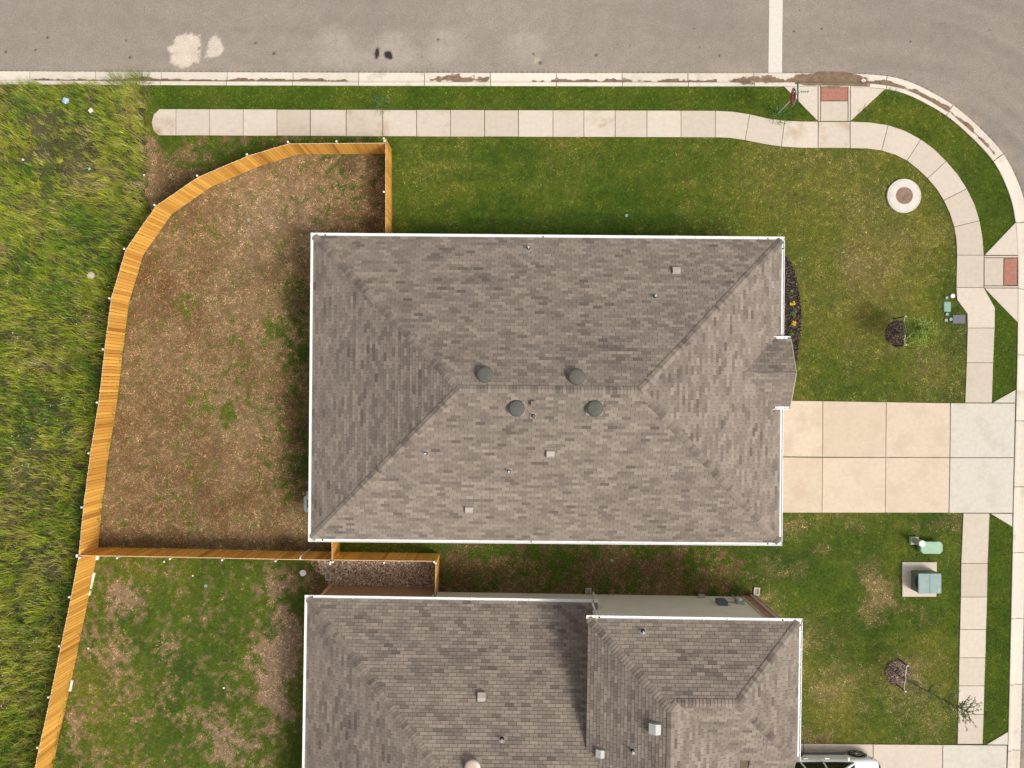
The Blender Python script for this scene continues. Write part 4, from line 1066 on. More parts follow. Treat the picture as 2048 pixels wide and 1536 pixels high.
    L = np.where(sl, 0.60 + 1.3 * (n1 - 0.5) + 0.8 * (n2 - 0.5) + 0.25 * blob(bx, by, 1680, 1310, 40, 50) + 0.2 * blob(bx, by, 1570, 1120, 60, 40) - 0.2 * t2, L); st = np.where(sl, 0.85, st)
    # --- strip between the houses
    bs = (px > 872) & (px < 1500) & (py > 1080) & (py < 1200)
    G = np.where(bs, np.clip(0.34 + 0.9 * (n2 - 0.5) + 0.5 * blob(bx, by, 1380, 1125, 40, 25) + 0.35 * sstep(1420, 1500, px) + 0.25 * (1 - sstep(1105, 1125, py)), 0, 1), G)
    st = np.where(bs, 0.22 + 0.5 * (n3 - 0.4), st); so = np.where(bs, 0.5 * sstep(0.4, 0.7, n1), so); L = np.where(bs, 0.75, L)
    # --- neighbour's yard: green with bare pinkish patches
    ny = (px < 668) & (py > 1095) & (~yard)
    bare = (0.75 * blob(bx, by, 255, 1185, 30, 20) + 0.65 * blob(bx, by, 262, 1225, 24, 20) + 0.7 * blob(bx, by, 560, 1175, 40, 26) + 1.5 * blob(bx, by, 568, 1265, 32, 55) + 1.5 * blob(bx, by, 550, 1350, 32, 50) + 1.2 * blob(bx, by, 560, 1420, 32, 40)
            + 1.1 * blob(bx, by, 455, 1490, 52, 40) + 0.35 * blob(bx, by, 215, 1310, 22, 18) + 0.5 * blob(bx, by, 350, 1310, 26, 22) + 0.45 * blob(bx, by, 150, 1460, 20, 30) + 0.4 * blob(bx, by, 475, 1335, 14, 14) + 0.4 * blob(bx, by, 480, 1385, 16, 12) + 0.3 * blob(bx, by, 150, 1500, 30, 30) + 0.35 * blob(bx, by, 440, 1275, 20, 20) + 0.35 * blob(bx, by, 190, 1260, 20, 18))
    keep = 0.9 * blob(bx, by, 580, 1205, 20, 24) + 0.5 * blob(bx, by, 595, 1380, 14, 40) + 0.8 * blob(bx, by, 600, 1460, 14, 60) + 0.5 * blob(bx, by, 560, 1255, 6, 6)
    G = np.where(ny, np.clip(0.84 + keep - 1.0 * bare * (0.05 + 1.8 * n2) + 0.4 * (n1 - 0.5) - 0.28 * sstep(0.56, 0.72, n2), 0.06, 1), G)
    L = np.where(ny, 0.58 + 1.0 * (n1 - 0.5) + 0.35 * (n3 - 0.5) + 0.2 * blob(bx, by, 420, 1360, 60, 90), L); st = np.where(ny, 0.8, st); pk = np.where(ny, np.clip(bare, 0, 1) * 0.9, pk)
    gx = (px > 625) & (px < 665) & (py > 1095); G = np.where(gx, G * 0.5, G); so = np.where(gx, 0.6, so)
    wild = yard | ny | bs | z2
    return np.clip(G, 0, 1), np.clip(L, 0, 1), np.clip(st, 0, 1), np.clip(pk, 0, 1), np.where(wild, np.clip(so, 0, 1), -1.0)
def mix3(a, b, t): return a * (1 - t[:, None]) + b * t[:, None]
def green_of(L):
    c = mix3(np.broadcast_to(GY, (len(L), 3)), np.broadcast_to(GO, (len(L), 3)), np.clip(L / 0.3, 0, 1))
    c = mix3(c, np.broadcast_to(GM, (len(L), 3)), np.clip((L - 0.3) / 0.3, 0, 1))
    return mix3(c, np.broadcast_to(GD, (len(L), 3)), np.clip((L - 0.6) / 0.4, 0, 1))
def dead_of(st, pk, so):
    c = mix3(np.broadcast_to(BROWN, (len(st), 3)), np.broadcast_to(STRAW, (len(st), 3)), st)
    c = mix3(c, np.broadcast_to(PINK, (len(st), 3)), pk); c = mix3(c, np.broadcast_to(OLIVE, (len(st), 3)), np.where(so < 0, np.clip(1.25 - 0.9 * st, 0.2, 1), 0)); return mix3(c, np.broadcast_to(SOIL_AND_SHADE, (len(st), 3)), np.clip(so, 0, 1))

def lawn_sheet():
    st = 0.10
    gx, gy = np.meshgrid(np.arange(-30, 24.0, st), np.arange(-22, 14.6, st))
    k = inpoly([Vector((-60, kerb_line[0].y, 0))] + offset_line(kerb_line, 0.06) + [Vector((-60, kerb_line[-1].y, 0))], gx, gy)
    keep = k[:-1, :-1] & k[1:, :-1] & k[:-1, 1:] & k[1:, 1:]
    idx = np.arange(gx.size).reshape(gx.shape)
    q = np.stack([idx[:-1, :-1], idx[:-1, 1:], idx[1:, 1:], idx[1:, :-1]], -1)[keep]
    used, inv = np.unique(q, return_inverse=True); x = gx.ravel()[used]; y = gy.ravel()[used]
    G, L, s_, pk, so = lawn_state(x, y)
    rk = np.clip((fbm(x, y, 0.24, 131, 3) - 0.5) / 0.42 + 0.5, 0, 1)
    c = mix3(dead_of(s_, pk, so) * 0.48, green_of(L) * 0.52, np.where(so < 0, G, sstep(rk - 0.35, rk + 0.35, G)) * 0.85)  # thatch and soil colour, darkened further to deepen the shade between blades
    px, py = px_of(x, y); field = px < np.interp(py, fy, fx)
    n = fbm(x, y, 0.9, 88, 4)[:, None]
    fc = (np.array([0.026, 0.032, 0.010]) * (1 - n) + np.array([0.12, 0.100, 0.045]) * n)
    c = np.where(field[:, None], fc, c)
    z = -0.035 + 0.018 * (fbm(x, y, 0.8, 91, 3) - 0.5)
    me = npmesh('lawn_ground', np.stack([x, y, z], -1), inv.reshape(-1, 4), np.full(len(q), 4), M_LAWNV, c)
    tag(link('lawn_ground', me), kind='structure')
lawn_sheet()

# ---------------------------------------------------------------- beds, gravel, pads: block the grass first
bedpoly = pxpoly([(1560, 505), (1577, 515), (1590, 545), (1598, 580), (1603, 620), (1602, 660), (1598, 690), (1592, 735), (1588, 745), (1560, 745)])
mask_poly(bedpoly, 1)
gravelpoly = pxpoly([(648, 1108), (872, 1108), (868, 1181), (658, 1179), (655, 1160), (640, 1143), (636, 1122)])
mask_poly(gravelpoly, 1)
def circle(cx, cy, r, n=20, k=1.0): return [P(cx + r * math.cos(2 * math.pi * i / n), cy + k * r * math.sin(2 * math.pi * i / n)) for i in range(n)]
mask_poly(circle(1797, 668, 25, k=1.05), 1); mask_poly(circle(1796, 1346, 23), 1)
mask_poly(circle(1807, 392, 33), 1); mask_poly(pxpoly([(1804, 1124), (1873, 1124), (1872, 1193), (1804, 1193)]), 1)

# ---------------------------------------------------------------- mown grass
def blades(name, label, x, y, c, ln, wd, lean, zb, cat='grass', az=None):
    n = len(x); az = RNG.random(n) * 2 * np.pi if az is None else az
    dx, dy = np.cos(az), np.sin(az); tl = ln * lean; tz = ln * np.sqrt(np.clip(1 - lean ** 2, 0.02, 1))
    v = np.empty((n, 3, 3), np.float32)
    v[:, 0] = np.stack([x - dy * wd / 2, y + dx * wd / 2, zb], -1); v[:, 1] = np.stack([x + dy * wd / 2, y - dx * wd / 2, zb], -1)
    v[:, 2] = np.stack([x + dx * tl, y + dy * tl, zb + tz], -1)
    cc = np.repeat(c[:, None, :], 3, 1); cc[:, 2] *= 1.12
    me = npmesh(name, v.reshape(-1, 3), np.arange(3 * n), np.full(n, 3), M_BLADE, cc.reshape(-1, 3))
    return tag(link(name, me), label, cat, kind='stuff')
def mown():
    n = 1250000
    x = RNG.uniform(-23.6, 23.2, n); y = RNG.uniform(-17.7, 13.9, n)
    k = mask_at(x, y) == 0; x, y = x[k], y[k]
    G, L, st, pk, so = lawn_state(x, y)
    # bare patches carry fewer blades
    k = RNG.random(len(x)) < np.clip(0.72 + 0.4 * G - 0.35 * np.clip(so, 0, 1), 0.25, 1); x, y, G, L, st, pk, so = (a[k] for a in (x, y, G, L, st, pk, so))
    rk = np.clip((fbm(x, y, 0.24, 131, 3) - 0.5) / 0.42 + 0.5, 0, 1)
    wt = np.where(so < 0, 0.30, 0.40); live = (1 - wt) * RNG.random(len(x)) + wt * rk < G
    jit = 0.15 + RNG.normal(0, 0.8, len(x)) + 3.4 * (vnoise(x, y, 0.075, 141) - 0.5) + 3.2 * (vnoise(x, y, 0.16, 145) - 0.5) + 1.2 * (fbm(x, y, 0.4, 143, 2) - 0.5)
    gc = green_of(np.clip(L + 0.10 * RNG.normal(0, 1, len(x)) + 0.55 * (vnoise(x, y, 0.11, 151) - 0.5), 0, 1)) * np.exp(0.22 * jit)[:, None]
    dc = dead_of(np.clip(st + 0.30 * RNG.normal(0, 1, len(x)), 0, 1), pk, np.where(so < 0, -1.0, so * 0.7)) * np.exp(0.30 * jit)[:, None]
    c = np.where(live[:, None], gc, dc)
    ln = np.where(live, RNG.uniform(0.035, 0.075, len(x)), RNG.uniform(0.03, 0.07, len(x))); wd = RNG.uniform(0.012, 0.024, len(x)); lean = np.where(live, RNG.uniform(0.45, 0.95, len(x)), RNG.uniform(0.8, 0.99, len(x)))
    z = np.full(len(x), -0.032)
    px, py = px_of(x, y); yard = inpoly([Vector((a, b, 0)) for a, b in FENCE_BASE], x, y)
    z3 = np.where(yard, 0, np.where((px < 668) & (py > 1090), 1, np.where((py > 1060), 2, 3)))
    for i, (nm, lb) in enumerate((('dry_lawn_grass', 'brown dormant turf with green patches inside the curved fence'), ('lawn_grass', 'patchy green turf with bare pinkish spots behind the neighbouring house'),
                                  ('lawn_grass', 'green front turf around the transformer and between the houses'), ('lawn_grass', 'mown green turf along the street side and front of the corner house'))):
        s = z3 == i; blades(nm, lb, x[s], y[s], c[s], ln[s], wd[s], lean[s], z[s])
mown()

# ---------------------------------------------------------------- wild field of long grass
def field():
    P_, F_, C_ = [], [], []
    nclump = 11500
    cx = RNG.uniform(-24.6, -15.8, nclump); cy = RNG.uniform(-18.2, 13.75, nclump)
    k = mask_at(cx, cy) == 2; cx, cy = cx[k], cy[k]
    px, py = px_of(cx, cy)
    edge = np.interp(py, fy, fx) - px                      # px from the field's right edge
    thick = fbm(cx, cy, 2.2, 15, 4)
    bare = (1.0 * blob(px, py, 130, 330, 80, 75) + 0.75 * blob(px, py, 90, 255, 90, 45) + 0.8 * blob(px, py, 60, 950, 50, 70) + 0.5 * blob(px, py, 100, 1130, 60, 40) + 0.5 * blob(px, py, 110, 860, 50, 50)) * (0.5 + thick)
    k = RNG.random(len(cx)) < np.clip(1.1 - 0.85 * bare, 0.15, 1); cx, cy, px, py, edge, thick, bare = (a[k] for a in (cx, cy, px, py, edge, thick, bare))
    near = np.exp(-np.clip(edge, 0, None) / 32.0) * (py > 380)  # fence shade painted in as darker blades beside it; they also grow taller
    nb = np.clip(RNG.poisson(9, len(cx)), 3, 20)
    ci = np.repeat(np.arange(len(cx)), nb); n = len(ci)
    hue = fbm(cx, cy, 1.7, 23, 4)
    x = cx[ci] + RNG.normal(0, 0.07, n); y = cy[ci] + RNG.normal(0, 0.07, n)
    # wind-laid: top of the plot leans up-left, lower down more to the left and right
    base_az = np.where(py < 650, 2.55, 2.85)[ci] + 0.9 * (fbm(cx, cy, 2.5, 33, 3) - 0.5)[ci] * 2
    flip = (RNG.random(len(cx)) < np.where(py > 620, 0.38, 0.10))[ci]
    az = base_az + RNG.normal(0, 0.55, n) + np.where(flip, np.pi - 0.3, 0)
    ln = (RNG.uniform(0.20, 0.58, n)) * (0.75 + 0.5 * thick[ci] + 0.35 * near[ci]) * (1 - 0.35 * np.clip(bare[ci], 0, 1))
    wd = RNG.uniform(0.011, 0.022, n) + 0.008 * near[ci]
    lean = np.clip(RNG.normal(0.62, 0.18, n), 0.1, 0.98)
    dx, dy = np.cos(az), np.sin(az)
    sx, sy = -dy, dx
    pal = np.array([[0.038, 0.104, 0.010], [0.118, 0.192, 0.011], [0.280, 0.312, 0.017], [0.285, 0.235, 0.055], [0.36, 0.285, 0.16]])
    cj = RNG.normal(0, 0.75, len(cx)); t = np.clip(hue[ci] * 4.6 - 0.6 + cj[ci] + RNG.normal(0, 0.35, n) - 1.6 * near[ci] + 0.6 * bare[ci], 0, 3.999)
    t = np.where(RNG.random(n) < 0.07, 3.9, t)
    i0 = t.astype(int); fr = (t - i0)[:, None]; col = pal[i0] * (1 - fr) + pal[np.minimum(i0 + 1, 4)] * fr
    col = col * np.exp(RNG.normal(0, 0.25, n) + RNG.normal(0, 0.2, len(cx))[ci] + 0.06)[:, None]
    ts = (0.0, 0.4, 0.75, 1.0); V = np.empty((n, 7, 3), np.float32); CC = np.empty((n, 7, 3), np.float32)
    for i, s in enumerate(ts):
        hor = ln * lean * s ** 1.5; zz = ln * (s * np.sqrt(1 - lean ** 2) + 0.35 * lean * np.sin(s * 2.3)) - 0.03
        w_ = wd * (1 - 0.75 * s)
        cxp = x + dx * hor; cyp = y + dy * hor
        if i < 3:
            V[:, 2 * i] = np.stack([cxp - sx * w_ / 2, cyp - sy * w_ / 2, zz], -1); V[:, 2 * i + 1] = np.stack([cxp + sx * w_ / 2, cyp + sy * w_ / 2, zz], -1)
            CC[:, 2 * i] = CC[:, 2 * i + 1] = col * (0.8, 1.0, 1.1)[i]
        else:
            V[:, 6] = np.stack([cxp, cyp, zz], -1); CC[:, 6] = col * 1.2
    base = (np.arange(n) * 7)[:, None]
    quad = np.concatenate([base + np.array([[0, 1, 3, 2]]), base + np.array([[2, 3, 5, 4]])], 1).reshape(-1)
    tri = (base + np.array([[4, 5, 6]])).reshape(-1)
    flat = np.concatenate([quad, tri]); sizes = np.concatenate([np.full(2 * n, 4), np.full(n, 3)])
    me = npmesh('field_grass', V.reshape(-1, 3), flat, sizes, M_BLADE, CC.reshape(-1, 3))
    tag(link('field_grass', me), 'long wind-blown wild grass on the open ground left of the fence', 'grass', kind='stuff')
    # low broad-leaved weeds between the clumps
    m_ = 42000; x = RNG.uniform(-24.4, -15.8, m_); y = RNG.uniform(-18.0, 13.7, m_); k = mask_at(x, y) == 2; x, y = x[k], y[k]
    h = fbm(x, y, 0.8, 44, 4); cc = mix3(np.broadcast_to(np.array([0.045, 0.085, 0.016]), (len(x), 3)), np.broadcast_to(np.array([0.19, 0.145, 0.075]), (len(x), 3)), np.clip(h * 2 - 0.5, 0, 1)) * np.exp(RNG.normal(0, 0.3, len(x)))[:, None]
    blades('field_weeds', 'low weeds and stubble among the long grass', x, y, cc, RNG.uniform(0.06, 0.14, len(x)), RNG.uniform(0.025, 0.05, len(x)), RNG.uniform(0.5, 0.95, len(x)), np.full(len(x), -0.02), 'weeds')
    # white and yellow wild flowers
    spots = []
    for _ in range(520):
        qx, qy = random.uniform(5, 285), random.choice((random.uniform(560, 1100), random.uniform(600, 960), random.uniform(1180, 1420)))
        w_ = P(qx, qy)
        if mask_at(np.array([w_.x]), np.array([w_.y]))[0] == 2 and vnoise(np.array([w_.x]), np.array([w_.y]), 1.3, 17)[0] > 0.48: spots.append(w_)
    for nm, sel, colr in (('white_wildflowers', spots[: int(len(spots) * .85)], (0.75, 0.74, 0.70)), ('yellow_wildflowers', spots[int(len(spots) * .85):], (0.70, 0.52, 0.03))):
        mb = MB()
        for w_ in sel:
            r = random.uniform(0.013, 0.024); z = random.uniform(0.22, 0.4)
            mb.lathe([(r * 0.3, z - 0.012), (r, z), (r * 0.35, z + 0.008)], (w_.x, w_.y, 0), 6)
        mb.build(nm, pbr(nm + '_petal', colr, 0.8, 0.05), kind='stuff', label=('tiny white' if 'white' in nm else 'tiny yellow') + ' wildflowers scattered in the long grass', cat='flowers')
field()
# ---------------------------------------------------------------- gravel and mulch
def pebbles(name, label, poly, n, s0, s1, cols, z, cat, flat=0.6):
    xs = [p[0] for p in poly]; ys = [p[1] for p in poly]
    x = RNG.uniform(min(xs), max(xs), n); y = RNG.uniform(min(ys), max(ys), n); k = inpoly(poly, x, y); x, y = x[k], y[k]; n = len(x)
    t = (1 + 5 ** .5) / 2
    iv = np.array([(-1, t, 0), (1, t, 0), (-1, -t, 0), (1, -t, 0), (0, -1, t), (0, 1, t), (0, -1, -t), (0, 1, -t), (t, 0, -1), (t, 0, 1), (-t, 0, -1), (-t, 0, 1)]) / 1.9
    fc = np.array([(0, 11, 5), (0, 5, 1), (0, 1, 7), (0, 7, 10), (0, 10, 11), (1, 5, 9), (5, 11, 4), (11, 10, 2), (10, 7, 6), (7, 1, 8), (3, 9, 4), (3, 4, 2), (3, 2, 6), (3, 6, 8), (3, 8, 9), (4, 9, 5), (2, 4, 11), (6, 2, 10), (8, 6, 7), (9, 8, 1)])
    r = RNG.uniform(s0, s1, n) ; a = RNG.uniform(0, 2 * np.pi, n); ex = RNG.uniform(0.9, 1.6, n)
    v = iv[None] * (1 + RNG.normal(0, 0.12, (n, 12, 1))); v = v * r[:, None, None]; v[..., 0] *= ex[:, None]; v[..., 2] *= flat
    ca, sa = np.cos(a)[:, None], np.sin(a)[:, None]; X = v[..., 0] * ca - v[..., 1] * sa + x[:, None]; Y = v[..., 0] * sa + v[..., 1] * ca + y[:, None]; Z = v[..., 2] + z + RNG.uniform(0, 0.02, n)[:, None]
    c = np.array(cols)[RNG.integers(0, len(cols), n)] * np.exp(RNG.normal(0, 0.2, n))[:, None]
    f = (np.arange(n) * 12)[:, None, None] + fc[None]
    me = npmesh(name, np.stack([X, Y, Z], -1).reshape(-1, 3), f.reshape(-1), np.full(n * 20, 3), MATS.get('stones') or vcol_mat('stones', 0.85, 0.05, 8, 60, 0.12), np.repeat(c[:, None], 12, 1).reshape(-1, 3))
    return tag(link(name, me), label, cat, kind='stuff')
pebbles('gravel', 'river gravel filling the side yard inside the cedar fence', gravelpoly, 11500, 0.018, 0.038, [(0.52, 0.40, 0.29), (0.38, 0.28, 0.20), (0.64, 0.53, 0.42), (0.24, 0.17, 0.12), (0.45, 0.33, 0.24), (0.15, 0.10, 0.08)], -0.015, 'gravel')
pebbles('gravel', 'stray pebbles spilled onto the grass left of the gravel yard', pxpoly([(618, 1118), (660, 1112), (655, 1150), (632, 1146)]), 260, 0.014, 0.026, [(0.42, 0.31, 0.22), (0.52, 0.42, 0.32)], -0.02, 'gravel')

def chips(name, label, poly, n, cols, z=-0.01, ln=(0.03, 0.085), mound=None):
    xs = [p[0] for p in poly]; ys = [p[1] for p in poly]
    x = RNG.uniform(min(xs), max(xs), n); y = RNG.uniform(min(ys), max(ys), n); k = inpoly(poly, x, y); x, y = x[k], y[k]; n = len(x)
    L = RNG.uniform(ln[0], ln[1], n) / 2; W = RNG.uniform(0.008, 0.02, n); T = RNG.uniform(0.004, 0.008, n)
    cube = np.array([(-1, -1, -1), (1, -1, -1), (1, 1, -1), (-1, 1, -1), (-1, -1, 1), (1, -1, 1), (1, 1, 1), (-1, 1, 1)], float)
    v = cube[None] * np.stack([L, W, T], -1)[:, None]
    a = RNG.uniform(0, 2 * np.pi, n); t = RNG.normal(0, 0.35, n)
    zx = v[..., 0] * np.sin(t)[:, None] + v[..., 2] * np.cos(t)[:, None]; vx = v[..., 0] * np.cos(t)[:, None] - v[..., 2] * np.sin(t)[:, None]
    ca, sa = np.cos(a)[:, None], np.sin(a)[:, None]
    mz = 0 if mound is None else np.clip(mound[2] * (1 - np.hypot(x - mound[0], y - mound[1]) / mound[3]), 0, None)
    X = vx * ca - v[..., 1] * sa + x[:, None]; Y = vx * sa + v[..., 1] * ca + y[:, None]; Z = zx + (z + mz + RNG.uniform(0, 0.025, n))[:, None]
    fq = np.array([(3, 2, 1, 0), (4, 5, 6, 7), (0, 1, 5, 4), (1, 2, 6, 5), (2, 3, 7, 6), (3, 0, 4, 7)])
    c = np.array(cols)[RNG.integers(0, len(cols), n)] * np.exp(RNG.normal(0, 0.3, n))[:, None]
    f = (np.arange(n) * 8)[:, None, None] + fq[None]
    me = npmesh(name, np.stack([X, Y, Z], -1).reshape(-1, 3), f.reshape(-1), np.full(n * 6, 4), MATS.get('bark') or vcol_mat('bark', 0.9, 0.05, 8, 60, 0.12), np.repeat(c[:, None], 8, 1).reshape(-1, 3))
    return tag(link(name, me), label, cat='mulch', kind='stuff')
DARKM = [(0.035, 0.022, 0.018), (0.055, 0.035, 0.03), (0.02, 0.014, 0.012), (0.09, 0.06, 0.05), (0.16, 0.12, 0.10), (0.03, 0.02, 0.02)]
MB().prism(bedpoly, -0.06, -0.022).build('planting_bed', pbr('bed_soil', (0.022, 0.015, 0.012), 0.95, 0.3, 10.0), kind='structure')
chips('bark_mulch', 'dark bark mulch in the curved bed at the house front', bedpoly, 7000, DARKM)
for cx, cy, lab, cols, n in ((1797, 668, 'dark mulch ring under the feathery green sapling', DARKM, 4200), (1796, 1346, 'faded grey mulch ring under the bare leaning sapling', [(0.14, 0.10, 0.08), (0.22, 0.16, 0.13), (0.09, 0.06, 0.05), (0.30, 0.22, 0.16), (0.05, 0.035, 0.03)], 3000)):
    pl = circle(cx, cy, 25, 18, 1.05); c = P(cx, cy)
    mb = MB(); mb.lathe([(0.55, -0.05), (0.50, -0.015), (0.30, 0.03), (0.05, 0.045)], (c.x, c.y, 0), 20)
    mb.build('mulch_mound', pbr('mound_soil', (0.045, 0.032, 0.025), 0.95, 0.3, 10.0), kind='structure')
    chips('bark_mulch', lab, pl, n, cols, -0.015, mound=(c.x, c.y, 0.07, 0.6))

# ---------------------------------------------------------------- manhole
def manhole():
    c = P(1807, 392); r = empty('manhole', c, 'round concrete manhole collar with a rusty iron lid on the lawn', 'manhole')
    MB().lathe([(0.775, -0.08), (0.775, 0.05), (0.765, 0.075), (0.735, 0.082), (0.715, 0.066), (0.700, 0.066), (0.690, 0.085), (0.385, 0.095), (0.383, 0.05)], c, 56).build('collar', pbr('pale_precast', (0.60, 0.55, 0.49), 0.85, 0.08, 3.0), r)
    MB().lathe([(0.380, 0.0), (0.380, 0.088), (0.345, 0.09), (0.343, 0.08), (0.335, 0.08)], c, 44).build('lid_frame', pbr('rusty_iron', (0.27, 0.155, 0.10), 0.8, 0.25, 6.0), r)
    lid = MB().lathe([(0.333, 0.0), (0.333, 0.083), (0.29, 0.086), (0.285, 0.079), (0.25, 0.079), (0.245, 0.086), (0.205, 0.086), (0.20, 0.079), (0.165, 0.079), (0.16, 0.086), (0.05, 0.086)], c, 40).build('lid', pbr('rusty_lid', (0.235, 0.165, 0.125), 0.8, 0.3, 4.0, 40, 0.15), r)
    for a, b in ((0, 0), (0.03, 0.16)): MB().lathe([(0.022, 0.0), (0.022, 0.09)], c + Vector((-a, -b, 0)), 8).build('lifting_hole', M_BLACK, lid)
    for sx, sy in ((0.61, 0.04), (-0.61, -0.02)): MB().lathe([(0.022, 0.08), (0.022, 0.092)], c + Vector((sx, sy, 0)), 8).build('bolt', M_FLASH, r)
manhole()

# ---------------------------------------------------------------- stop sign with street-name blades
FONT = {'S': ["01110", "10000", "01110", "00001", "11110"], 'T': ["11111", "00100", "00100", "00100", "00100"], 'O': ["01110", "10001", "10001", "10001", "01110"], 'P': ["11110", "10001", "11110", "10000", "10000"]}
def stop_sign():
    b = P(1556.5, 226); r = empty('stop_sign', b, 'red stop sign on a steel post with green street name blades', 'street sign')
    MB().tube([b + Vector((0, 0, -0.05)), b + Vector((0.0, 0.0, 3.05))], 0.03, 8).build('post', M_GALV, r)
    zc = 2.30; hw = 0.38
    def octo(rad, x, nm, mat, th=0.006):
        mb = MB(); k = 8; ring = [(rad / math.cos(math.pi / 8) * math.cos(math.pi / 8 + i * math.pi / 4), rad / math.cos(math.pi / 8) * math.sin(math.pi / 8 + i * math.pi / 4)) for i in range(8)]
        vs = [b + Vector((x, yy, zc + zz)) for yy, zz in ring] + [b + Vector((x - th, yy, zc + zz)) for yy, zz in ring]
        mb.add(vs, [tuple(range(8)), tuple(range(15, 7, -1))] + [(i, 8 + i, 8 + (i + 1) % 8, (i + 1) % 8) for i in range(8)])
        return mb.build(nm, mat, r)
    octo(0.385, -0.040, 'sign_border', M_CAP); octo(0.36, -0.048, 'sign_face', pbr('sign_red', (0.42, 0.012, 0.016), 0.45, 0.05))
    # letters, read from the west: first letter to the north
    fd = bpy.data.curves.new('word', 'FONT'); fd.body = 'STOP'; fd.size = 0.34; fd.align_x = 'CENTER'; fd.align_y = 'CENTER'; fd.extrude = 0.002
    to = bpy.data.objects.new('word', fd); COL.objects.link(to); bpy.context.view_layer.update()
    me = bpy.data.meshes.new_from_object(to.evaluated_get(bpy.context.evaluated_depsgraph_get())); bpy.data.objects.remove(to)
    me.name = 'lettering'; me.materials.clear(); me.materials.append(M_CAP)
    for v in me.vertices:
        x, y, z = v.co; v.co = (-0.0575 - z, -x * 0.86, zc + y)
    link('lettering', me, r)
    GR = pbr('sign_green', (0.012, 0.16, 0.10), 0.4, 0.05)
    # blade along the side street (north-south) and blade along the road (east-west)
    s = MB().box(b + Vector((0, 0.02, 2.80)), (0.012, 0.92, 0.17)).build('name_blade', GR, r)
    for sx in (-0.008, 0.008): MB().box(b + Vector((sx, 0.02, 2.725)), (0.002, 0.90, 0.012)).build('edge_stripe', M_CAP, s)
    s = MB().box(b + Vector((0.06, 0, 2.99)), (0.66, 0.012, 0.17)).build('name_blade', pbr('sign_green_pale', (0.03, 0.22, 0.16), 0.4, 0.05), r)
    for sy in (-0.008,):
        for k in range(7): MB().box(b + Vector((-0.20 + k * 0.085, sy, 2.99)), (0.052, 0.002, 0.075)).build('faded_letter', M_CAP, s)
        MB().box(b + Vector((0.06, sy, 3.066)), (0.65, 0.002, 0.012)).build('edge_stripe', M_CAP, s)
    MB().box(b + Vector((0, 0, 2.895)), (0.05, 0.05, 0.05)).build('bracket', M_GALV, r)
stop_sign()

# ---------------------------------------------------------------- utility lids, pedestals, transformer
M_GREENP = pbr('green_plastic', (0.16, 0.30, 0.20), 0.6, 0.08); M_TEAL = pbr('faded_green_plastic', (0.20, 0.33, 0.26), 0.6, 0.1)
M_GREY = pbr('grey_polymer', (0.135, 0.14, 0.155), 0.7, 0.1, 10.0)
def round_lid(px, py, r_, mat, label, h=0.03):
    c = P(px, py); o = empty('round_lid', c, label, 'utility lid', 'utility lids by the sidewalk bend')
    MB().lathe([(r_, -0.06), (r_, h - 0.01), (r_ * 0.93, h)], c, 20).build('ring', mat, o)
    MB().lathe([(r_ * 0.80, h - 0.004), (r_ * 0.80, h + 0.006), (r_ * 0.2, h + 0.008)], c, 20).build('cover', mat, o)
round_lid(1904.5, 592, 0.10, M_CAP, 'white round cap next to the sidewalk bend', 0.06)
round_lid(1893.3, 595.5, 0.075, M_TEAL, 'small green round lid left of the white cap')
round_lid(1894, 628.5, 0.078, M_TEAL, 'small green round lid below the green rectangular box')
round_lid(1891.8, 640.5, 0.075, pbr('pale_green_plastic', (0.30, 0.38, 0.31), 0.6, 0.1), 'palest round lid at the lower left of the lid cluster')
round_lid(1901.2, 638.5, 0.078, pbr('blue_green_plastic', (0.22, 0.30, 0.31), 0.6, 0.1), 'bluish round lid touching the grey meter box')
def box_lid(x0, y0, x1, y1, mat, label, rnd=0.05):
    a = P(x0, y1); b_ = P(x1, y0); o = empty('valve_box', (a + b_) / 2, label, 'utility lid', 'utility lids by the sidewalk bend')
    def rr(d):
        pts = []
        for sx, sy, a0 in ((1, 1, 0), (-1, 1, 90), (-1, -1, 180), (1, -1, 270)):
            for k in range(4):
                t = R(a0 + 30 * k); pts.append(((a.x + b_.x) / 2 + sx * ((b_.x - a.x) / 2 - d - rnd) + rnd * math.cos(t), (a.y + b_.y) / 2 + sy * ((b_.y - a.y) / 2 - d - rnd) + rnd * math.sin(t)))
        return pts
    MB().prism(rr(0), -0.06, 0.025, 0.006).build('rim', mat, o); MB().prism(rr(0.03), 0.02, 0.034, 0.004).build('cover', mat, o)
box_lid(1887.3, 603.3, 1901.3, 623.5, M_TEAL, 'green rectangular valve box lid near the sidewalk')
box_lid(1904.8, 629.5, 1930.2, 647, M_GREY, 'dark grey meter box lid against the sidewalk edge')
round_lid(606, 1145.8, 0.145, M_CAP, 'white round cleanout cap in the yard beside the gravel', 0.05)
bpy.data.objects[-1] if False else None

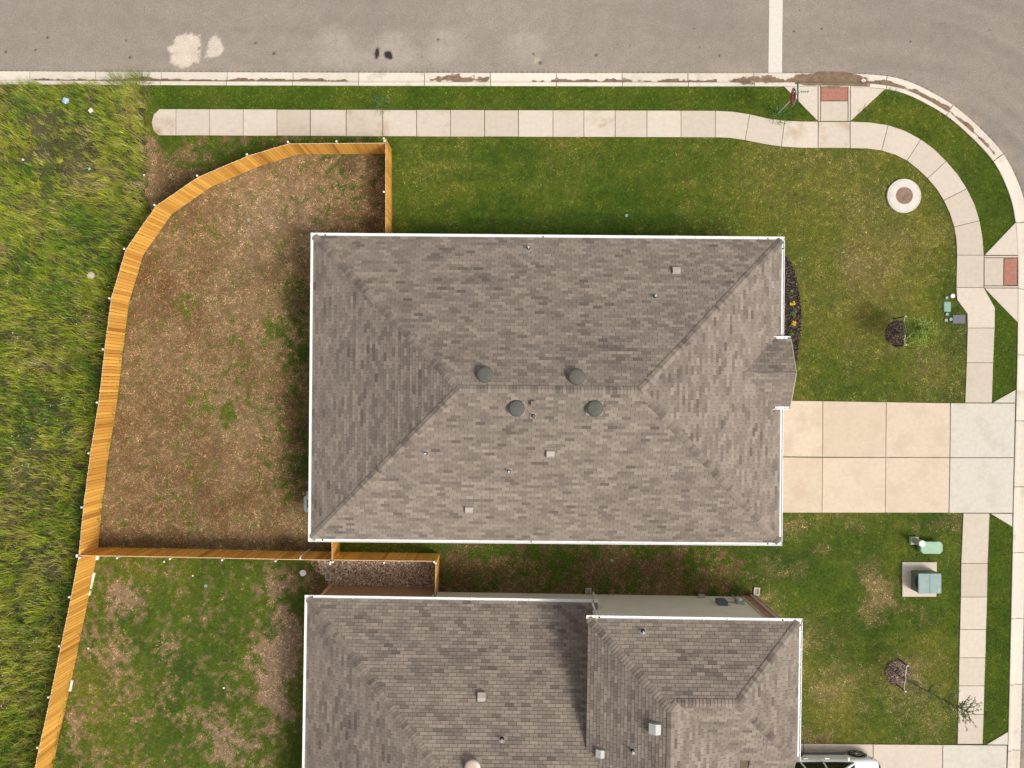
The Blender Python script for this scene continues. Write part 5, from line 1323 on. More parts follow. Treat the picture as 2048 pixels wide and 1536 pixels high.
def pedestals():
    b = P(1827, 1080.5); r = empty('cable_pedestal', b, 'tapered grey utility pedestal with a white round cap', 'pedestal')
    MB().prism([(b.x - 0.19, b.y - 0.17), (b.x + 0.17, b.y - 0.17), (b.x + 0.17, b.y + 0.17), (b.x - 0.19, b.y + 0.17)], -0.05, 0.16, 0.015).build('base', pbr('pale_green_grey', (0.42, 0.46, 0.39), 0.6, 0.06), r)
    MB().lathe([(0.145, 0.14), (0.135, 0.80)], b, 20).build('barrel', pbr('sage_grey', (0.34, 0.36, 0.28), 0.6, 0.06), r, smooth=False)
    MB().lathe([(0.150, 0.80), (0.150, 0.86), (0.135, 0.885), (0.06, 0.893)], b, 24).build('cap', pbr('off_white_plastic', (0.66, 0.69, 0.60), 0.5, 0.04), r)
    a = P(1834.5, 1103, 0); c = P(1875.5, 1081.5, 0); r = empty('utility_pedestal', (a + c) / 2, 'low pale green ground cabinet beside the tapered pedestal', 'pedestal')
    def oc(x0, y0, x1, y1, k): return [(x0 + k, y0), (x1 - k, y0), (x1, y0 + k), (x1, y1 - k), (x1 - k, y1), (x0 + k, y1), (x0, y1 - k), (x0, y0 + k)]
    MB().prism(oc(a.x, a.y, c.x, c.y, 0.10), -0.05, 0.30).build('body', pbr('mint_cabinet_side', (0.15, 0.27, 0.18), 0.55, 0.06), r)
    MB().prism(oc(a.x - 0.03, a.y - 0.03, c.x + 0.03, c.y + 0.03, 0.12), 0.30, 0.42, 0.02).build('lid', pbr('mint_cabinet', (0.27, 0.42, 0.29), 0.55, 0.06), r)
pedestals()
def transformer():
    o = empty('transformer_cabinet', P(1840, 1160), 'grey green transformer cabinet standing on its concrete pad', 'transformer')
    pd = MB().prism(inset_ccw(pxpoly([(1804, 1124), (1873, 1124), (1872, 1193), (1804, 1193)]), 0.0), -0.08, 0.05, 0.012).build('concrete_pad', M_WALK, loc=P(1838, 1158)); pd['shade'] = 0.7; pd['stain'] = -0.1
    tag(pd, 'pale square concrete pad under the transformer cabinet', 'concrete pad')
    Z = 0.83; x0, x1 = P(1821.2, 0).x, P(1865, 0).x; y1, y0 = P(0, 1140.2).y, P(0, 1178).y
    TG = pbr('transformer_green', (0.115, 0.155, 0.13), 0.5, 0.08, 4.0); TL = pbr('transformer_lid', (0.20, 0.285, 0.265), 0.5, 0.07, 4.0)
    MB().box(((x0 + x1) / 2, (y0 + y1) / 2, 0.40), (x1 - x0, y1 - y0, 0.72)).build('body', TG, o)
    xs = x0 + (x1 - x0) * 0.49
    MB().prism([(x0 - 0.015, y0 - 0.015), (xs - 0.006, y0 - 0.015), (xs - 0.006, y1 + 0.015), (x0 - 0.015, y1 + 0.015)], 0.755, Z, 0.012).build('hood', TL, o)
    MB().prism([(xs + 0.006, y0 - 0.015), (x1 + 0.015, y0 - 0.015), (x1 + 0.015, y1 + 0.015), (xs + 0.006, y1 + 0.015)], 0.755, Z - 0.008, 0.012).build('tank_lid', TL, o)
    MB().box((xs, (y0 + y1) / 2, 0.78), (0.02, y1 - y0, 0.07)).build('seam', TG, o)
    mb = MB(); k = 10
    pts = [((y0 + y1) / 2 + (y1 - y0) * 0.36 * math.cos(math.pi * i / k), 0.70 - 0.24 * math.sin(math.pi * i / k)) for i in range(k + 1)]
    mb.add([(x0 - 0.006, a, z) for a, z in pts] + [(x0 - 0.002, a, z) for a, z in pts], [tuple(range(k + 1))]); mb.build('recess', M_BLACK, o)
    MB().box((x1 - 0.10, y0 + 0.14, Z - 0.004), (0.05, 0.17, 0.004)).build('tag_plate', pbr('tag_blue', (0.34, 0.43, 0.50), 0.5, 0.05), o)
transformer()

def ac_unit():
    o = empty('condenser_unit', P(622, 1003), 'pale grey air conditioner unit at the left house wall', 'air conditioner')
    x0, x1 = -9.27, -8.50; y0, y1 = -5.70, -4.96; c = Vector(((x0 + x1) / 2, (y0 + y1) / 2, 0))
    LG = pbr('condenser_grey', (0.46, 0.48, 0.47), 0.5, 0.05)
    MB().box(c + Vector((0, 0, 0.0)), (0.92, 0.92, 0.10)).build('pad', M_WALK, o)['shade'] = 0.4
    def rr(d, rad=0.14):
        pts = []
        for sx, sy, a0 in ((1, 1, 0), (-1, 1, 90), (-1, -1, 180), (1, -1, 270)):
            for k in range(6): t = R(a0 + 18 * k); pts.append((c.x + sx * ((x1 - x0) / 2 - d - rad) + rad * math.cos(t), c.y + sy * ((y1 - y0) / 2 - d - rad) + rad * math.sin(t)))
        return pts
    MB().prism(rr(0.02), 0.05, 0.80).build('casing', LG, o)
    # top ring around the fan opening
    outer = rr(0.0); n = len(outer); rad = 0.28
    inner = [(c.x + rad * math.cos(math.atan2(p[1] - c.y, p[0] - c.x)), c.y + rad * math.sin(math.atan2(p[1] - c.y, p[0] - c.x))) for p in outer]
    mb = MB(); mb.add([(p[0], p[1], 0.80) for p in outer] + [(p[0], p[1], 0.84) for p in outer] + [(p[0], p[1], 0.85) for p in inner] + [(p[0], p[1], 0.805) for p in inner],
                      [(i, (i + 1) % n, n + (i + 1) % n, n + i) for i in range(n)] + [(n + i, n + (i + 1) % n, 2 * n + (i + 1) % n, 2 * n + i) for i in range(n)] + [(2 * n + i, 2 * n + (i + 1) % n, 3 * n + (i + 1) % n, 3 * n + i) for i in range(n)])
    mb.build('top_cover', LG, o)
    MB().lathe([(0.275, 0.801), (0.275, 0.806)], c, 24).build('fan_well', M_BLACK, o)
    for k in range(4): MB().box(c + Vector((0.14 * math.cos(k * math.pi / 2), 0.14 * math.sin(k * math.pi / 2), 0.82)), (0.25, 0.10, 0.01), k * math.pi / 2).build('fan_blade', M_FLASH, o)
    for k in range(5): MB().lathe([(0.05 + k * 0.05, 0.846), (0.055 + k * 0.05, 0.85)], c, 24) if False else None
    q = MB()
    for k in range(6): q.tube([c + Vector((0.28 * math.cos(k * math.pi / 6), 0.28 * math.sin(k * math.pi / 6), 0.853)), c - Vector((0.28 * math.cos(k * math.pi / 6), 0.28 * math.sin(k * math.pi / 6), -0.853))], 0.004, 5)
    q.build('guard', M_FLASH, o)
ac_unit()

def splash(px, py, rz, label):
    c = P(px, py); o = empty('splash_block', c, label, 'splash block', 'concrete splash blocks under the downspouts'); Q = Matrix.Rotation(rz, 3, 'Z')
    mt = pbr('splash_concrete', (0.46, 0.42, 0.35), 0.9, 0.08)
    MB().box(c + Vector((0, 0, 0.0)), (0.27, 0.36, 0.05), rz).build('tray', pbr('splash_tray', (0.27, 0.22, 0.17), 0.9, 0.12), o)
    for x, y, sx, sy in ((-0.11, 0, 0.05, 0.36), (0.11, 0, 0.05, 0.36), (0, 0.155, 0.17, 0.05), (0, -0.155, 0.17, 0.05)):
        MB().box(c + Q @ Vector((x, y, 0.03)), (sx, sy, 0.06), rz).build('rim', mt, o)
splash(656.5, 1152, 0.15, 'concrete splash block at the left end of the gravel'); splash(1176.5, 1184, 0.0, 'concrete splash block below the low roof corner'); splash(1513, 1182.5, -0.1, 'concrete splash block by the brick pier')
# white vent pipe standing at the dividing fence
pb = P(619, 1098.5); o = empty('vent_pipe', pb, 'white upright pipe standing against the dividing fence', 'pipe')
MB().tube([pb, pb + Vector((0, 0, 1.75))], 0.024, 8).build('tube', M_CAP, o); MB().tube([pb + Vector((0, 0, 1.75)), pb + Vector((0, -0.05, 1.83)), pb + Vector((0.03, -0.12, 1.80))], 0.03, 8).build('elbow', M_CAP, o)
# pale blocks lying along the neighbour's fence
wb = pbr('pale_block', (0.78, 0.75, 0.67), 0.8, 0.05)
for x, y, l, a, lab in ((195.5, 1115.3, 0.18, 1.45, 'small pale block in the fence corner'), (186.3, 1155.5, 0.50, 1.33, 'longest pale block lying along the fence'), (182.3, 1172, 0.22, 1.33, 'middle short pale block by the fence'), (179.2, 1185, 0.23, 1.40, 'lowest of the clustered pale blocks by the fence'), (142.2, 1370.5, 0.50, 1.40, 'lone pale block far down the fence')):
    c = P(x, y); MB().prism([(c.x + s * math.cos(a) * l / 2 - t * math.sin(a) * 0.055, c.y + s * math.sin(a) * l / 2 + t * math.cos(a) * 0.055) for s, t in ((-1, -1), (1, -1), (1, 1), (-1, 1))], -0.03, 0.09, 0.01).build('pale_block', wb, loc=c, label=lab, cat='block', group='pale blocks along the fence')
# rubbish in the long grass
def crumple(px, py, r_, mat, label, nm, z=0.18, cat='litter'):
    c = P(px, py, z); mb = MB(); bm = bmesh.new(); bmesh.ops.create_icosphere(bm, subdivisions=2, radius=1.0)
    rr_ = random.Random(int(px)); vs = []
    for v in bm.verts: k = rr_.uniform(0.65, 1.15); vs.append(c + Vector((v.co.x * r_ * k, v.co.y * r_ * k, v.co.z * r_ * 0.5 * k)))
    mb.add(vs, [tuple(v.index for v in f.verts) for f in bm.faces]); bm.free()
    mb.build(nm, mat, loc=(c.x, c.y, 0), label=label, cat=cat)
crumple(131, 201, 0.165, pbr('pale_blue_film', (0.36, 0.50, 0.62), 0.35, 0.2, 12.0), 'crumpled pale blue plastic bag in the long grass', 'plastic_bag', 0.3)
crumple(182, 221, 0.12, pbr('white_paper', (0.74, 0.70, 0.66), 0.7, 0.08), 'crumpled white paper near the blue bag', 'paper_scrap', 0.3)
crumple(179, 337.5, 0.07, pbr('teal_wrapper', (0.22, 0.46, 0.48), 0.4, 0.1), 'small teal wrapper in the thinner grass', 'wrapper', 0.25)
crumple(182, 551, 0.19, pbr('pale_rock', (0.52, 0.46, 0.38), 0.9, 0.12), 'pale boulder showing through grass near the fence', 'rock', 0.25, 'rock')
crumple(46, 319, 0.06, MATS['white_paper'], 'small white scrap at the left edge of the field', 'paper_scrap', 0.25)
crumple(288, 350, 0.05, MATS['white_paper'], 'small white scrap at the dirt strip by the field', 'paper_scrap', 0.05)

# ---------------------------------------------------------------- saplings, tufts, flowers
def leaf_mesh(name, pts, dirs, ln, wd, cols, mat, parent):
    n = len(pts); pts = np.array(pts); d = np.array(dirs); d /= np.linalg.norm(d, axis=1)[:, None] + 1e-9
    s = np.cross(d, RNG.normal(0, 1, (n, 3))); s /= np.linalg.norm(s, axis=1)[:, None] + 1e-9
    L = RNG.uniform(ln[0], ln[1], n)[:, None]; W = RNG.uniform(wd[0], wd[1], n)[:, None]
    v = np.stack([pts, pts + d * L * 0.5 + s * W, pts + d * L, pts + d * L * 0.5 - s * W], 1)
    c = np.array(cols)[RNG.integers(0, len(cols), n)] * np.exp(RNG.normal(0, 0.25, n))[:, None]
    off = woff(parent); v = v - np.array([off.x, off.y, off.z])
    me = npmesh(name, v.reshape(-1, 3), np.arange(4 * n), np.full(n, 4), mat, np.repeat(c[:, None], 4, 1).reshape(-1, 3))
    return tag(link(name, me, parent), kind='stuff')
M_BARK = pbr('young_bark', (0.15, 0.11, 0.08), 0.9, 0.2, 12.0); M_STAKE = pbr('dark_stake', (0.02, 0.018, 0.016), 0.7, 0.1)
def stakes(root, base, pts, label=None):
    for (x, y), hgt in pts:
        c = P(x, y); p = MB(); p.box(c + Vector((0, 0, hgt / 2 - 0.1)), (0.045, 0.012, hgt + 0.2)); p.box(c + Vector((0, 0.018, hgt / 2 - 0.1)), (0.012, 0.035, hgt + 0.2))
        st = p.build('stake', M_STAKE, root)
        MB().box(c + Vector((0, 0.01, hgt + 0.02)), (0.06, 0.05, 0.10)).build('stake_tip', M_CAP, st)
        a = c + Vector((0, 0, hgt * 0.92)); t = base + Vector((0, 0, hgt * 0.80)); mid = a.lerp(t, 0.5) - Vector((0, 0, 0.05))
        MB().tube([a, mid, t], 0.012, 5).build('tie', M_CAP, root)
def sapling_green():
    b = P(1795, 666.5); r = empty('feathery_tree', b, 'staked sapling with a feathery yellow green crown on the front lawn', 'tree')
    rd = random.Random(5); tr = MB(); tr.tube([b + Vector((0, 0, -0.05)), b + Vector((0.02, 0.01, 0.7)), b + Vector((0.04, -0.02, 1.4)), b + Vector((0.03, 0.03, 2.3)), b + Vector((0.05, 0.0, 3.2))], [0.030, 0.026, 0.020, 0.013, 0.005], 8)
    pts, dirs = [], []
    for k in range(60):
        h0 = rd.uniform(1.1, 2.9); a = rd.uniform(0, 6.283); L = rd.uniform(0.40, 0.85) * (1 - 0.16 * max(0, h0 - 1.4)); up = rd.uniform(0.15, 0.8)
        p = b + Vector((0.03, 0, h0)); path = [p]; q = p.copy(); dv = Vector((math.cos(a), math.sin(a), up)).normalized()
        for s in range(6): q = q + dv * L / 6; dv = (dv + Vector((rd.uniform(-.12, .12), rd.uniform(-.12, .12), -0.10))).normalized(); path.append(q.copy())
        tr.tube(path, [0.010, 0.009, 0.007, 0.006, 0.005, 0.004, 0.003], 5)
        for s in range(1, 7):
            for _ in range(9):
                c = path[s - 1].lerp(path[s], rd.random()); e = Vector((rd.gauss(0, 1), rd.gauss(0, 1), rd.gauss(-0.1, 0.7))).normalized(); e = (e + dv * 0.5).normalized()
                j = rd.uniform(0.0, 0.12); pts.append(tuple(c + e * j)); dirs.append(tuple(e))
    tr.build('trunk', M_BARK, r, smooth=True)
    leaf_mesh('crown', pts, dirs, (0.06, 0.14), (0.009, 0.018), [(0.16, 0.27, 0.025), (0.26, 0.36, 0.04), (0.08, 0.17, 0.02), (0.34, 0.40, 0.12), (0.21, 0.30, 0.03)], M_BLADE, r)
    stakes(r, b, [((1788.5, 637.5), 1.15), ((1791, 692.5), 1.05)])
sapling_green()
def sapling_bare():
    b = P(1796, 1350); r = empty('bare_tree', b, 'thin leaning sapling with sparse leaves, its tip over the sidewalk', 'tree')
    rd = random.Random(9); tr = MB()
    tip = P(1938, 1424, 4.2)
    path = [b + Vector((0, 0, -0.05)), b + Vector((0.06, 0.0, 0.5))]
    for t in (0.25, 0.42, 0.58, 0.74, 0.88, 1.0): path.append(b.lerp(tip, t) + Vector((rd.uniform(-.05, .05), rd.uniform(-.05, .05), 0.35 * math.sin(t * 3.14))))
    tr.tube(path, [0.026, 0.023, 0.019, 0.016, 0.013, 0.010, 0.007, 0.004], 8)
    pts, dirs = [], []
    for k in range(52):
        i = rd.choice((1, 2, 2, 3, 3, 4, 4, 5, 5, 6, 6)); p = path[i].lerp(path[i + 1] if i < 7 else path[i], rd.random()); a = rd.uniform(-2.6, 1.9); L = rd.uniform(0.35, 0.85)
        dv = Vector((math.cos(a) * 0.6 + 0.25, math.sin(a) * 0.75, rd.uniform(0.1, 0.7))).normalized(); br = [p]; q = p.copy()
        for s in range(5): q = q + dv * L / 5; dv = (dv + Vector((rd.uniform(-.22, .22), rd.uniform(-.22, .22), rd.uniform(-.12, .12)))).normalized(); br.append(q.copy())
        tr.tube(br, [0.010, 0.008, 0.007, 0.006, 0.005, 0.004], 5)
        if rd.random() < 0.7:
            s0 = br[3]; dv2 = Vector((rd.uniform(-1, 1), rd.uniform(-1, 1), 0.4)).normalized(); tr.tube([s0, s0 + dv2 * 0.14, s0 + dv2 * 0.26 + Vector((0.03, 0, 0.02))], [0.006, 0.005, 0.003], 5)
            for _ in range(7): pts.append(tuple(s0 + dv2 * rd.uniform(0.02, 0.26))); dirs.append((rd.gauss(0, 1), rd.gauss(0, 1), rd.gauss(0, 0.6)))
        for s in range(1, 6):
            for _ in range(11): pts.append(tuple(br[s - 1].lerp(br[s], rd.random()))); dirs.append((rd.gauss(0, 1), rd.gauss(0, 1), rd.gauss(0, 0.6)))
    tr.build('trunk', pbr('dark_young_bark', (0.17, 0.13, 0.095), 0.9, 0.2, 12.0), r, smooth=True)
    leaf_mesh('crown', pts, dirs, (0.035, 0.08), (0.010, 0.020), [(0.14, 0.20, 0.04), (0.22, 0.26, 0.07), (0.09, 0.14, 0.03), (0.26, 0.21, 0.09), (0.13, 0.21, 0.04)], M_BLADE, r)
    stakes(r, b, [((1796, 1318), 1.0), ((1792, 1368.5), 0.95)])
sapling_bare()

def tuft(px, py, n, rad, ln, cols, label, nm='weed_tuft', spread=1.0):
    b = P(px, py); rd = random.Random(int(px * 3 + py)); V = []; F = []; C = []
    for k in range(n):
        a = rd.uniform(0, 6.283); r0 = rad * rd.random() ** 0.6; p = b + Vector((r0 * math.cos(a) * spread, r0 * math.sin(a), -0.03)); az = a + rd.uniform(-.8, .8); L = rd.uniform(*ln); w_ = rd.uniform(0.010, 0.020)
        d = Vector((math.cos(az), math.sin(az), 0)); s = Vector((-d.y, d.x, 0)); c = np.array(rd.choice(cols)) * math.exp(rd.gauss(0, .25)); lean = rd.uniform(0.4, 1.0)
        m = len(V)
        for t in (0, 0.45, 0.8): q = p + d * (L * lean * t ** 1.4) + Vector((0, 0, L * (0.75 * t - 0.38 * t * t * lean))); V += [q - s * w_ / 2 * (1 - .5 * t), q + s * w_ / 2 * (1 - .5 * t)]
        V.append(p + d * L * lean + Vector((0, 0, L * (0.75 - 0.38 * lean)))); F += [(m, m + 1, m + 3, m + 2), (m + 2, m + 3, m + 5, m + 4), (m + 4, m + 5, m + 6)]; C += [c] * 7
    me = bpy.data.meshes.new(nm); me.from_pydata([tuple(v - b) for v in V], [], F); at = me.color_attributes.new('Col', 'FLOAT_COLOR', 'POINT')
    at.data.foreach_set('color', np.concatenate([np.array(C), np.ones((len(C), 1))], 1).astype(np.float32).ravel()); me.materials.append(M_BLADE)
    return tag(link(nm, me, None, b), label, 'weeds')
WG = [(0.06, 0.13, 0.03), (0.09, 0.17, 0.04), (0.13, 0.20, 0.05), (0.05, 0.10, 0.02)]
tuft(1561, 232, 170, 0.36, (0.12, 0.34), WG, 'tall weeds growing round the foot of the stop sign', spread=1.6)
tuft(762, 211, 110, 0.34, (0.10, 0.30), [(0.05, 0.14, 0.06), (0.08, 0.17, 0.07)], 'bluish green weed tuft at the edge of the long sidewalk', spread=1.6)
tuft(1733, 226, 60, 0.22, (0.12, 0.34), WG, 'weed tuft leaning over the ramp flare', spread=1.4)
tuft(1783, 190, 60, 0.30, (0.12, 0.36), WG, 'straggling weeds below the kerb bend', spread=1.6)
for i, (px, py) in enumerate(((268, 190), (243, 176), (281, 172))): tuft(px, py, 150, 0.5, (0.4, 0.95), [(0.17, 0.21, 0.03), (0.10, 0.16, 0.02), (0.24, 0.22, 0.06)], ('tall arching grass clump at the field corner by the kerb', 'tall grass clump spilling over the kerb', 'rightmost grass clump next to the verge')[i], 'grass_clump')
RL = ('topmost dark reedy clump outside the long curved fence', 'dark reedy clump outside the curved fence, just above the fence junction', 'dark reedy clump outside the lower fence, nearest the fence junction', 'dark reedy clump midway down the lower fence', 'lowest dark reedy clump outside the lower fence')
for i, (px, py) in enumerate(((207, 930), (192, 1010), (160, 1180), (118, 1335), (104, 1392))): tuft(px - 6, py, 120, 0.35, (0.35, 0.7), [(0.04, 0.11, 0.03), (0.06, 0.14, 0.04), (0.08, 0.16, 0.06)], RL[i], 'grass_clump')['group'] = 'reedy clumps along the outside of the fence'

def bed_plant(px, py, flower, label):
    b = P(px, py); r = empty('bed_plant', b, label, 'plant', 'small plants in the mulch bed'); rd = random.Random(int(py)); pts, dirs = [], []
    for _ in range(90): a = rd.uniform(0, 6.283); pts.append(tuple(b + Vector((rd.gauss(0, .05), rd.gauss(0, .05), rd.uniform(0, .15))))); dirs.append((math.cos(a), math.sin(a), rd.uniform(0.0, 0.6)))
    leaf_mesh('foliage', pts, dirs, (0.05, 0.11), (0.012, 0.024), [(0.06, 0.12, 0.03), (0.10, 0.17, 0.05), (0.14, 0.20, 0.09)], M_BLADE, r)
    if flower:
        mb = MB()
        for _ in range(15):
            a = rd.uniform(0, 6.283); q = 0.11 * rd.random() ** .5; c = b + Vector((q * math.cos(a), q * math.sin(a), rd.uniform(0.15, 0.23)))
            for k in range(6): t = k * math.pi / 3 + a; mb.add([c, c + Vector((.030 * math.cos(t - .4), .030 * math.sin(t - .4), .01)), c + Vector((.038 * math.cos(t), .038 * math.sin(t), .004)), c + Vector((.030 * math.cos(t + .4), .030 * math.sin(t + .4), .01))], [(0, 1, 2, 3)])
        mb.build('blossoms', pbr('yellow_petal', (0.72, 0.46, 0.02), 0.7, 0.1), r, kind='stuff')
bed_plant(1582.5, 607.5, True, 'yellow flowers, the upper of two in the mulch bed'); bed_plant(1584.5, 647.5, True, 'yellow flowers, the lower of two in the mulch bed')
bed_plant(1585, 627, False, 'leafy green plant between the two yellow flowers'); bed_plant(1582, 667, False, 'small green plant under the gable gutter')
bed_plant(1581, 583, False, 'small green plant above the yellow flowers')
# little green drain lids set in the lawns
for i, (px, py, lab) in enumerate(((411.5, 1171.5, 'tiny green irrigation cap in the neighbouring yard'), (1253, 431, 'tiny green irrigation cap above the corner house roof'), (497, 439.5, 'tiny green irrigation cap in the brown back yard'), (1224, 1121, 'tiny green irrigation cap between the houses'))):
    c = P(px, py); o = empty('irrigation_cap', c, lab, 'utility lid', 'irrigation caps in the lawns'); MB().lathe([(0.075, -0.05), (0.075, 0.015), (0.06, 0.022)], c, 14).build('rim', M_TEAL, o); MB().lathe([(0.045, 0.018), (0.04, 0.028)], c, 12).build('cover', M_TEAL, o)
# drain access lid in the gutter at the ramp
c = P(1727, 161, -0.11); o = empty('gutter_marker', c, 'small white oval disc in the muddy gutter', 'drain marker'); MB().lathe([(0.10, -0.01), (0.10, 0.022), (0.09, 0.026)], c, 20, sy=0.55).build('disc', M_CAP, o); MB().lathe([(0.06, 0.024), (0.055, 0.030)], c, 16, sy=0.5).build('inner_disc', pbr('tan_disc', (0.4, 0.32, 0.24), 0.8), o)

# ---------------------------------------------------------------- white sport-utility car
def car():
    cx, cy = 14.05, -17.60; o = empty('parked_car', (cx, cy, 0), 'white sport utility car parked on the lower driveway', 'car')
    WH = pbr('white_car_paint', (0.78, 0.79, 0.77), 0.22, 0.02, 2.0, 20, 0.01, spec=0.5); GL = pbr('tinted_glass', (0.006, 0.007, 0.008), 0.08, 0.02, spec=0.6); CL = pbr('grey_cladding', (0.10, 0.11, 0.11), 0.6, 0.06); CH = pbr('chrome', (0.7, 0.7, 0.7), 0.2, 0.03, metal=0.9)
    G = Vector((cx, cy, 0.0125)); hl, hw = 2.37, 0.945
    # body: x along the car (front +x), ring of (half width, z)
    def loft(secs, nm, mat, smooth=True):
        mb = MB(); k = len(secs[0][1]); vs = []
        for x, ring in secs: vs += [G + Vector((x, y, z)) for y, z in ring]
        fs = [(i * k + j, (i + 1) * k + j, (i + 1) * k + (j + 1) % k, i * k + (j + 1) % k) for i in range(len(secs) - 1) for j in range(k)]
        fs += [tuple(range(k)), tuple(range(len(secs) * k - 1, (len(secs) - 1) * k - 1, -1))]
        mb.add(vs, fs); me = mb.build(nm, mat, o, smooth=smooth); return me
    def body_ring(w_, zb, zt, crown): 
        half = [(w_ * 0.90, zb), (w_ * 0.985, zb + 0.10), (w_, zb + 0.28), (w_ * 0.992, zt - 0.20), (w_ * 0.955, zt - 0.05), (w_ * 0.86, zt + crown * 0.3), (w_ * 0.45, zt + crown)]
        return half + [(-y, z) for y, z in reversed(half)]
    secs = [(-2.37, body_ring(0.74, 0.48, 0.86, 0.03)), (-2.32, body_ring(0.86, 0.40, 0.98, 0.03)), (-2.1, body_ring(0.925, 0.30, 1.03, 0.03)), (-1.4, body_ring(0.945, 0.28, 1.04, 0.03)), (0.0, body_ring(0.945, 0.26, 1.03, 0.03)), (0.75, body_ring(0.945, 0.26, 1.02, 0.05)),
            (1.0, body_ring(0.94, 0.27, 1.01, 0.07)), (1.55, body_ring(0.935, 0.29, 0.97, 0.07)), (2.0, body_ring(0.90, 0.34, 0.90, 0.06)), (2.22, body_ring(0.82, 0.40, 0.80, 0.05)), (2.34, body_ring(0.68, 0.46, 0.70, 0.03)), (2.38, body_ring(0.58, 0.50, 0.64, 0.02))]
    loft(secs, 'body', WH)
    def cab(w0, z0, w1, z1): return [(w0, z0), (w1, z1), (-w1, z1), (-w0, z0)]
    loft([(-2.16, cab(0.80, 1.02, 0.76, 1.10)), (-1.75, cab(0.845, 1.02, 0.66, 1.58)), (-0.2, cab(0.855, 1.02, 0.68, 1.64)), (0.35, cab(0.855, 1.02, 0.66, 1.58)), (1.12, cab(0.83, 1.02, 0.76, 1.08))], 'glasshouse', GL, False)
    loft([(-1.98, cab(0.70, 1.52, 0.55, 1.57)), (-1.7, cab(0.70, 1.575, 0.58, 1.655)), (-0.2, cab(0.715, 1.625, 0.60, 1.715)), (0.25, cab(0.69, 1.59, 0.58, 1.665)), (0.42, cab(0.66, 1.55, 0.54, 1.60))], 'roof_panel', WH)
    for s in (-1, 1):
        pl = MB()
        for (xa, za, wa), (xb, zb, wb) in (((1.10, 1.05, 0.80), (0.36, 1.59, 0.675)), ((-0.28, 1.03, 0.872), (-0.22, 1.63, 0.70)), ((-1.28, 1.03, 0.868), (-1.12, 1.61, 0.69)), ((-2.14, 1.04, 0.80), (-1.72, 1.59, 0.675))):
            pl.bar(G + Vector((xa, s * wa, za)), G + Vector((xb, s * wb, zb)), 0.06, 0.09)
        pl.build('pillar', WH, o)
        MB().bar(G + Vector((-1.6, s * 0.955, 0.36)), G + Vector((0.95, s * 0.955, 0.36)), 0.05, 0.16).build('sill_cladding', CL, o)
        MB().bar(G + Vector((-1.2, s * 0.975, 0.30)), G + Vector((0.6, s * 0.975, 0.30)), 0.05, 0.04).build('side_step', CH, o)
        for x in (-0.05, -1.0): MB().bar(G + Vector((x - 0.10, s * 0.955, 0.90)), G + Vector((x + 0.10, s * 0.955, 0.90)), 0.03, 0.035).build('door_handle', CH, o)
        for x in (0.78, -0.30, -1.30): MB().bar(G + Vector((x, s * 0.9465, 0.42)), G + Vector((x - 0.01, s * 0.938, 0.84)), 0.004, 0.010).build('door_seam', CL, o)
        MB().lathe([(0.05, -0.10), (0.10, -0.05), (0.11, 0.04), (0.08, 0.10), (0.03, 0.12)], G + Vector((0.80, s * 1.03, 1.10)), 14, sx=0.7, sy=1.0).build('mirror', WH, o, smooth=True)
        hb = MB(); hb.add([G + Vector((x, s * y, z)) for x, y, z in ((2.02, 0.915, 0.74), (2.28, 0.77, 0.66), (2.26, 0.74, 0.80), (1.98, 0.87, 0.88))], [(0, 1, 2, 3) if s > 0 else (3, 2, 1, 0)]); hb.build('headlight', pbr('lamp_lens', (0.62, 0.64, 0.64), 0.1, 0.03, spec=0.7), o)
        mk = MB(); mk.box(G + Vector((2.06, s * 0.90, 0.70)), (0.10, 0.03, 0.04)); mk.build('side_marker', pbr('amber_lens', (0.55, 0.12, 0.01), 0.3, 0.05), o)
        for x in (1.47, -1.40):
            w_ = link('wheel', None, o, Vector((x, s * 0.86, 0.36 + 0.0125))); w_.empty_display_size = 0.1
            c = G + Vector((x, s * 0.86, 0.36)); M = Matrix.Rotation(-s * math.pi / 2, 3, 'X')
            MB().lathe([(0.27, -0.10), (0.345, -0.10), (0.36, -0.06), (0.36, 0.07), (0.345, 0.11), (0.275, 0.115), (0.265, 0.07)], c, 32, M).build('tyre', M_BLACK, w_)
            MB().lathe([(0.265, 0.04), (0.265, 0.065), (0.05, 0.068)], c, 24, M).build('hub_well', M_BLACK, w_)
            MB().lathe([(0.06, 0.06), (0.06, 0.10), (0.03, 0.108)], c, 14, M).build('hub', M_GALV, w_)
            for k in range(6):
                a = k * math.pi / 3; u = Vector((math.cos(a), math.sin(a), 0)); vv = Vector((-math.sin(a), math.cos(a), 0))
                for t in (-0.035, 0.035):
                    MB().bar(c + M @ (u * 0.05 + vv * t * 0.6 + Vector((0, 0, 0.09))), c + M @ (u * 0.262 + vv * t + Vector((0, 0, 0.085))), 0.022, 0.016).build('spoke', CH, w_)
            rg = MB(); ring = [c + M @ Vector((0.268 * math.cos(i * math.pi / 14), 0.268 * math.sin(i * math.pi / 14), 0.10)) for i in range(29)]; rg.tube(ring, 0.010, 5); rg.build('rim', CH, w_)
            ar = MB(); arc = [G + Vector((x + 0.405 * math.cos(i * math.pi / 14), s * 0.935, 0.36 + 0.405 * math.sin(i * math.pi / 14))) for i in range(15)]; ar.tube(arc, 0.035, 6); ar.build('wheel_arch', CL, o)
    MB().bar(G + Vector((2.385, -0.42, 0.60)), G + Vector((2.385, 0.42, 0.60)), 0.03, 0.16).build('grille', M_BLACK, o)
    wp = MB()
    for y in (-0.3, 0.35): wp.bar(G + Vector((1.10, y, 1.075)), G + Vector((0.98, y + 0.5, 1.135)), 0.025, 0.015)
    wp.build('wiper', M_BLACK, o)
car()

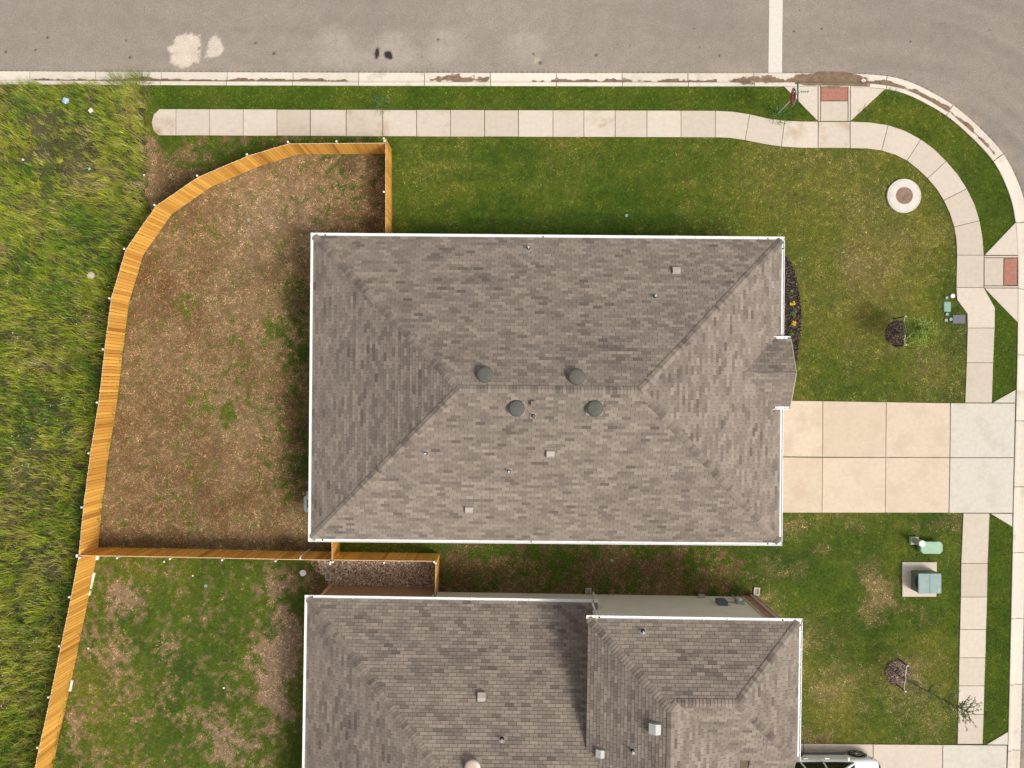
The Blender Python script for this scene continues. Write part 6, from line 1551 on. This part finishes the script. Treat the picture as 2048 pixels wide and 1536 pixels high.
# garden odds and ends: white golf-ball sized scraps on the grass
for i, (px, py, lab) in enumerate(((385.5, 1151.5, 'white scrap on the upper part of the neighbouring yard'), (447.5, 1376, 'white scrap in the middle of the neighbouring yard'), (176.5, 1297, 'thin white scrap near the fence in the neighbouring yard'), (328, 1123.5, 'white scrap just below the dividing fence'))):
    crumple(px, py, 0.05, MATS['white_paper'], lab, 'paper_scrap', 0.03)
